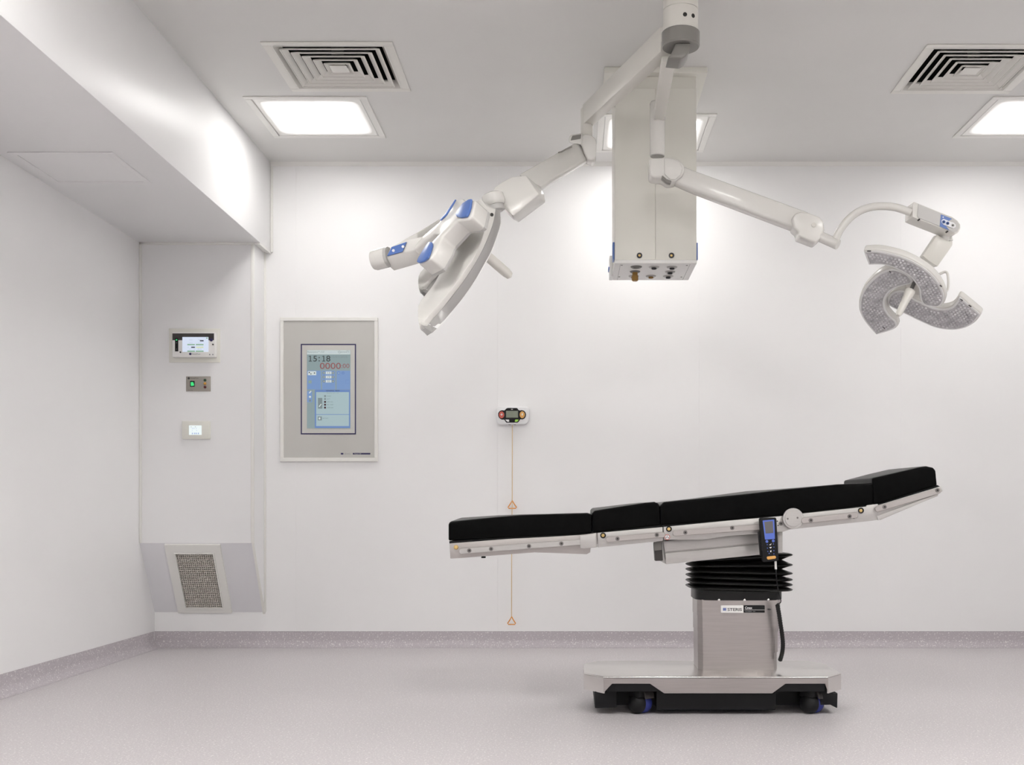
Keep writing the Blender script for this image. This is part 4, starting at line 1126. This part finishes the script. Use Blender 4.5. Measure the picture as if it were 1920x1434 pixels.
rb = oval(490, 658, 118, 155, DB - .053, .005, M['red'], 'call_button', cu_)
obj('cross_mark', pbox(*f6(475, 595), *f6(505, 700), DB - .0538, .0008), M['white'], rb, smooth=0); obj('cross_mark', pbox(*f6(440, 632), *f6(540, 662), DB - .0538, .0008), M['white'], rb, smooth=0)
ab = oval(1415, 655, 118, 155, DB - .053, .005, M['amber'], 'assist_button', cu_)
oval(1415, 640, 30, 55, DB - .0545, .001, M['cream'], 'figure_mark', ab)
obj('reset_button', pprism([f6(*p) for p in ((650, 872), (825, 872), (830, 972), (740, 965))], DB - .0515, .003), M['white'], cu_, bev=.0008, seg=1)
obj('accept_button', pprism([f6(*p) for p in ((1085, 900), (1110, 868), (1262, 870), (1200, 965), (1085, 972))], DB - .0515, .003), M['lime'], cu_, bev=.0008, seg=1)
oval(955, 412, 50, 22, DB - .0495, .001, M['rim'], 'sensor', cu_)
for x in (845, 1080): obj('foot_tab', pbox(*f6(x - 50, 1085), *f6(x + 50, 1102), DB - .04, .03), M['grey'], cu_, smooth=0)
Yc2 = DB - .03
pc = thing('pull_cord', 'thin tan pull cord with two orange triangle handles below the call unit', 'cord', at(960.5, 1160, Yc2))
obj('cord', B().tube([at(960.6, 796.8, Yc2), at(960.4, 940, Yc2), at(959.5, 1000, Yc2), at(959.2, 1158, Yc2)], .0026, 8), M['cord'], pc)
for u, v0_, v1_, hw in ((960.4, 938.5, 953, 8), (959.3, 1156, 1170.5, 7.4)):
    tri = [(u, v0_), (u + hw * .45, v0_ + (v1_ - v0_) * .42), (u + hw, v1_ - 2), (u + hw * .8, v1_), (u - hw * .8, v1_), (u - hw, v1_ - 2), (u - hw * .45, v0_ + (v1_ - v0_) * .42)]
    pts = [at(*p, Yc2) for p in tri]
    obj('triangle_handle', B().tube(pts + [pts[0], pts[1]], .0034, 8), M['orange'], pc)

# ------------------------------------------------------------------ alarm panel, switch plate and thermostat on the alcove wall
h1 = lambda x, y: (300 + x / 11.03, 610 + y / 11.03)
al = thing('alarm_panel', 'white alarm panel with lit screen and black band, topmost in the alcove', 'alarm panel', at(362, 647, YD))
obj('back_plate', pbox(*h1(185, 62), *h1(1240, 765), YD - .008, .008), M['cream'], al, bev=.002)
obj('case', pbox(*h1(250, 138), *h1(1140, 655), YD - .05, .042), M['tablet'], al, bev=.004, seg=3)
obj('dark_band', pbox(*h1(256, 165), *h1(1115, 305), YD - .0512, .0015), M['charcoal'], al, smooth=0)
sk = obj('led_strip', pbox(*h1(310, 262), *h1(375, 535), YD - .0525, .002), M['blackp'], al, smooth=0)
obj('led', disc(*h1(342, 300), YD - .0525, 1.4, .001, 12), M['s_green'], sk)
for y in (360, 490): obj('led', disc(*h1(342, y), YD - .0525, .8, .001, 8), M['grey'], sk)
sc = obj('screen', pbox(*h1(462, 240), *h1(1000, 545), YD - .053, .003), M['s_bright'], al, smooth=0)


def f1(x0, y0, x1, y1, m, k=0): return obj('screen_field', pbox(*h1(x0, y0), *h1(x1, y1), YD - .0536 - k * .0006, .0006), M[m], sc, smooth=0)


for x0, y0, x1, y1, m_ in ((565, 385, 720, 410, 's_row'), (742, 385, 900, 410, 's_row'), (565, 520, 720, 546, 's_row'), (742, 520, 900, 546, 's_row'), (745, 438, 898, 465, 's_yellow'), (645, 440, 722, 464, 's_ink'), (825, 304, 902, 329, 's_ink'), (955, 250, 985, 275, 's_row')):
    f1(x0, y0, x1, y1, m_)
for x, y, tx in ((605, 290, 'ROOM 1'), (790, 290, 'ROOM 2'), (605, 350, '101.3'), (785, 350, '21.4 C'), (605, 480, '4.1'), (775, 480, '400 kPa'), (570, 440, 'O2'), (700, 480, 'ok')):
    text(tx, (*h1(x, y), *h1(x + 12 * len(tx), y + 20)), YD - .0537, M['s_lav'], sc)
obj('knob', disc(*h1(1060, 300), YD - .05, 2.9, .006, 20, True), M['navy'], al)
for x, y in ((425, 555), (1097, 395)): obj('key_lock', disc(*h1(x, y), YD - .05, 1.5, .004, 12), M['hole'], al)
obj('logo_dot', disc(*h1(627, 590), YD - .05, 2.2, .001, 20), M['navy'], al)
text('NovaFlow', (*h1(660, 577), *h1(835, 606)), YD - .0505, M['greyink'], al)
for x in (1028, 1092): obj('print_mark', pbox(*h1(x - 12, 590), *h1(x + 12, 614), YD - .0506, .0005), M['greyink'], al, smooth=0)

j1 = lambda x, y: (345 + x / 34.91, 700 + y / 34.91)
sw = thing('switch_plate', 'small grey metal plate with a lit green rocker switch and three lamps', 'switch', at(372, 719, YD))
obj('plate', pbox(*j1(130, 195), *j1(1735, 1170), YD - .006, .006), M['steelplate'], sw, bev=.002)
obj('rocker_frame', pbox(*j1(385, 490), *j1(680, 865), YD - .011, .006), M['blackp'], sw, bev=.0015, seg=1)
obj('rocker', pprism([j1(430, 570), j1(590, 560), j1(650, 740), j1(630, 800), j1(440, 810)], YD - .015, .005), M['s_green'], sw, bev=.001)
for y, m_ in ((440, 'lampgreen'), (665, 'lampamber'), (895, 'lampred')):
    obj('lamp', disc(*j1(1380, y), YD - .006, 2.6, .010, 18, True), M[m_], sw)
obj('logo_dot', disc(*j1(310, 320), YD - .006, 2.1, .001, 18), M['ink'], sw)
text('NovaFlow', (*j1(420, 270), *j1(950, 350)), YD - .0065, M['ink'], sw)
text('ATU ON', (*j1(250, 1070), *j1(560, 1125)), YD - .0065, M['ink'], sw)
for tx, b_ in (('Run', (1030, 415, 1215, 475)), ('Filter', (1070, 610, 1215, 655)), ('Low', (1085, 690, 1215, 730)), ('Fault', (1075, 830, 1215, 870)), ('Airflow', (970, 920, 1250, 965))):
    text(tx, (*j1(*b_[:2]), *j1(*b_[2:])), YD - .0065, M['greyink'], sw)
for y in (455, 920): obj('tick_mark', pbox(*j1(500, y - 15), *j1(530, y + 15), YD - .0064, .0005), M['ink'], sw, smooth=0)

m1 = lambda x, y: (330 + x / 27.43, 780 + y / 27.43)
th = thing('thermostat', 'white oblong thermostat plate with a small pale lit screen', 'thermostat', at(367, 806, YD))
obj('plate', pbox(*m1(300, 250), *m1(1740, 1180), YD - .016, .016), M['cream'], th, bev=.003)
bz = B()
sc2 = obj('screen', pbox(*m1(665, 480), *m1(1310, 965), YD - .018, .003), M['s_bright2'], th, smooth=0)
for x, y, tx in ((815, 600, '22.0'), (1020, 600, '55'), (815, 715, 'C'), (1040, 715, '%')):
    text(tx, (*m1(x, y), *m1(x + 45 * max(1, len(tx) - 1), y + 60)), YD - .0186, M['s_bluei'], sc2)
for x in (815, 930, 1015, 1120): obj('icon', pbox(*m1(x, 855), *m1(x + 60, 930), YD - .0186, .0006), M['s_bluei'], sc2, smooth=0)
for x in (780, 995): obj('icon', pbox(*m1(x - 15, 540), *m1(x + 15, 570), YD - .0186, .0006), M['s_grey'], sc2, smooth=0)
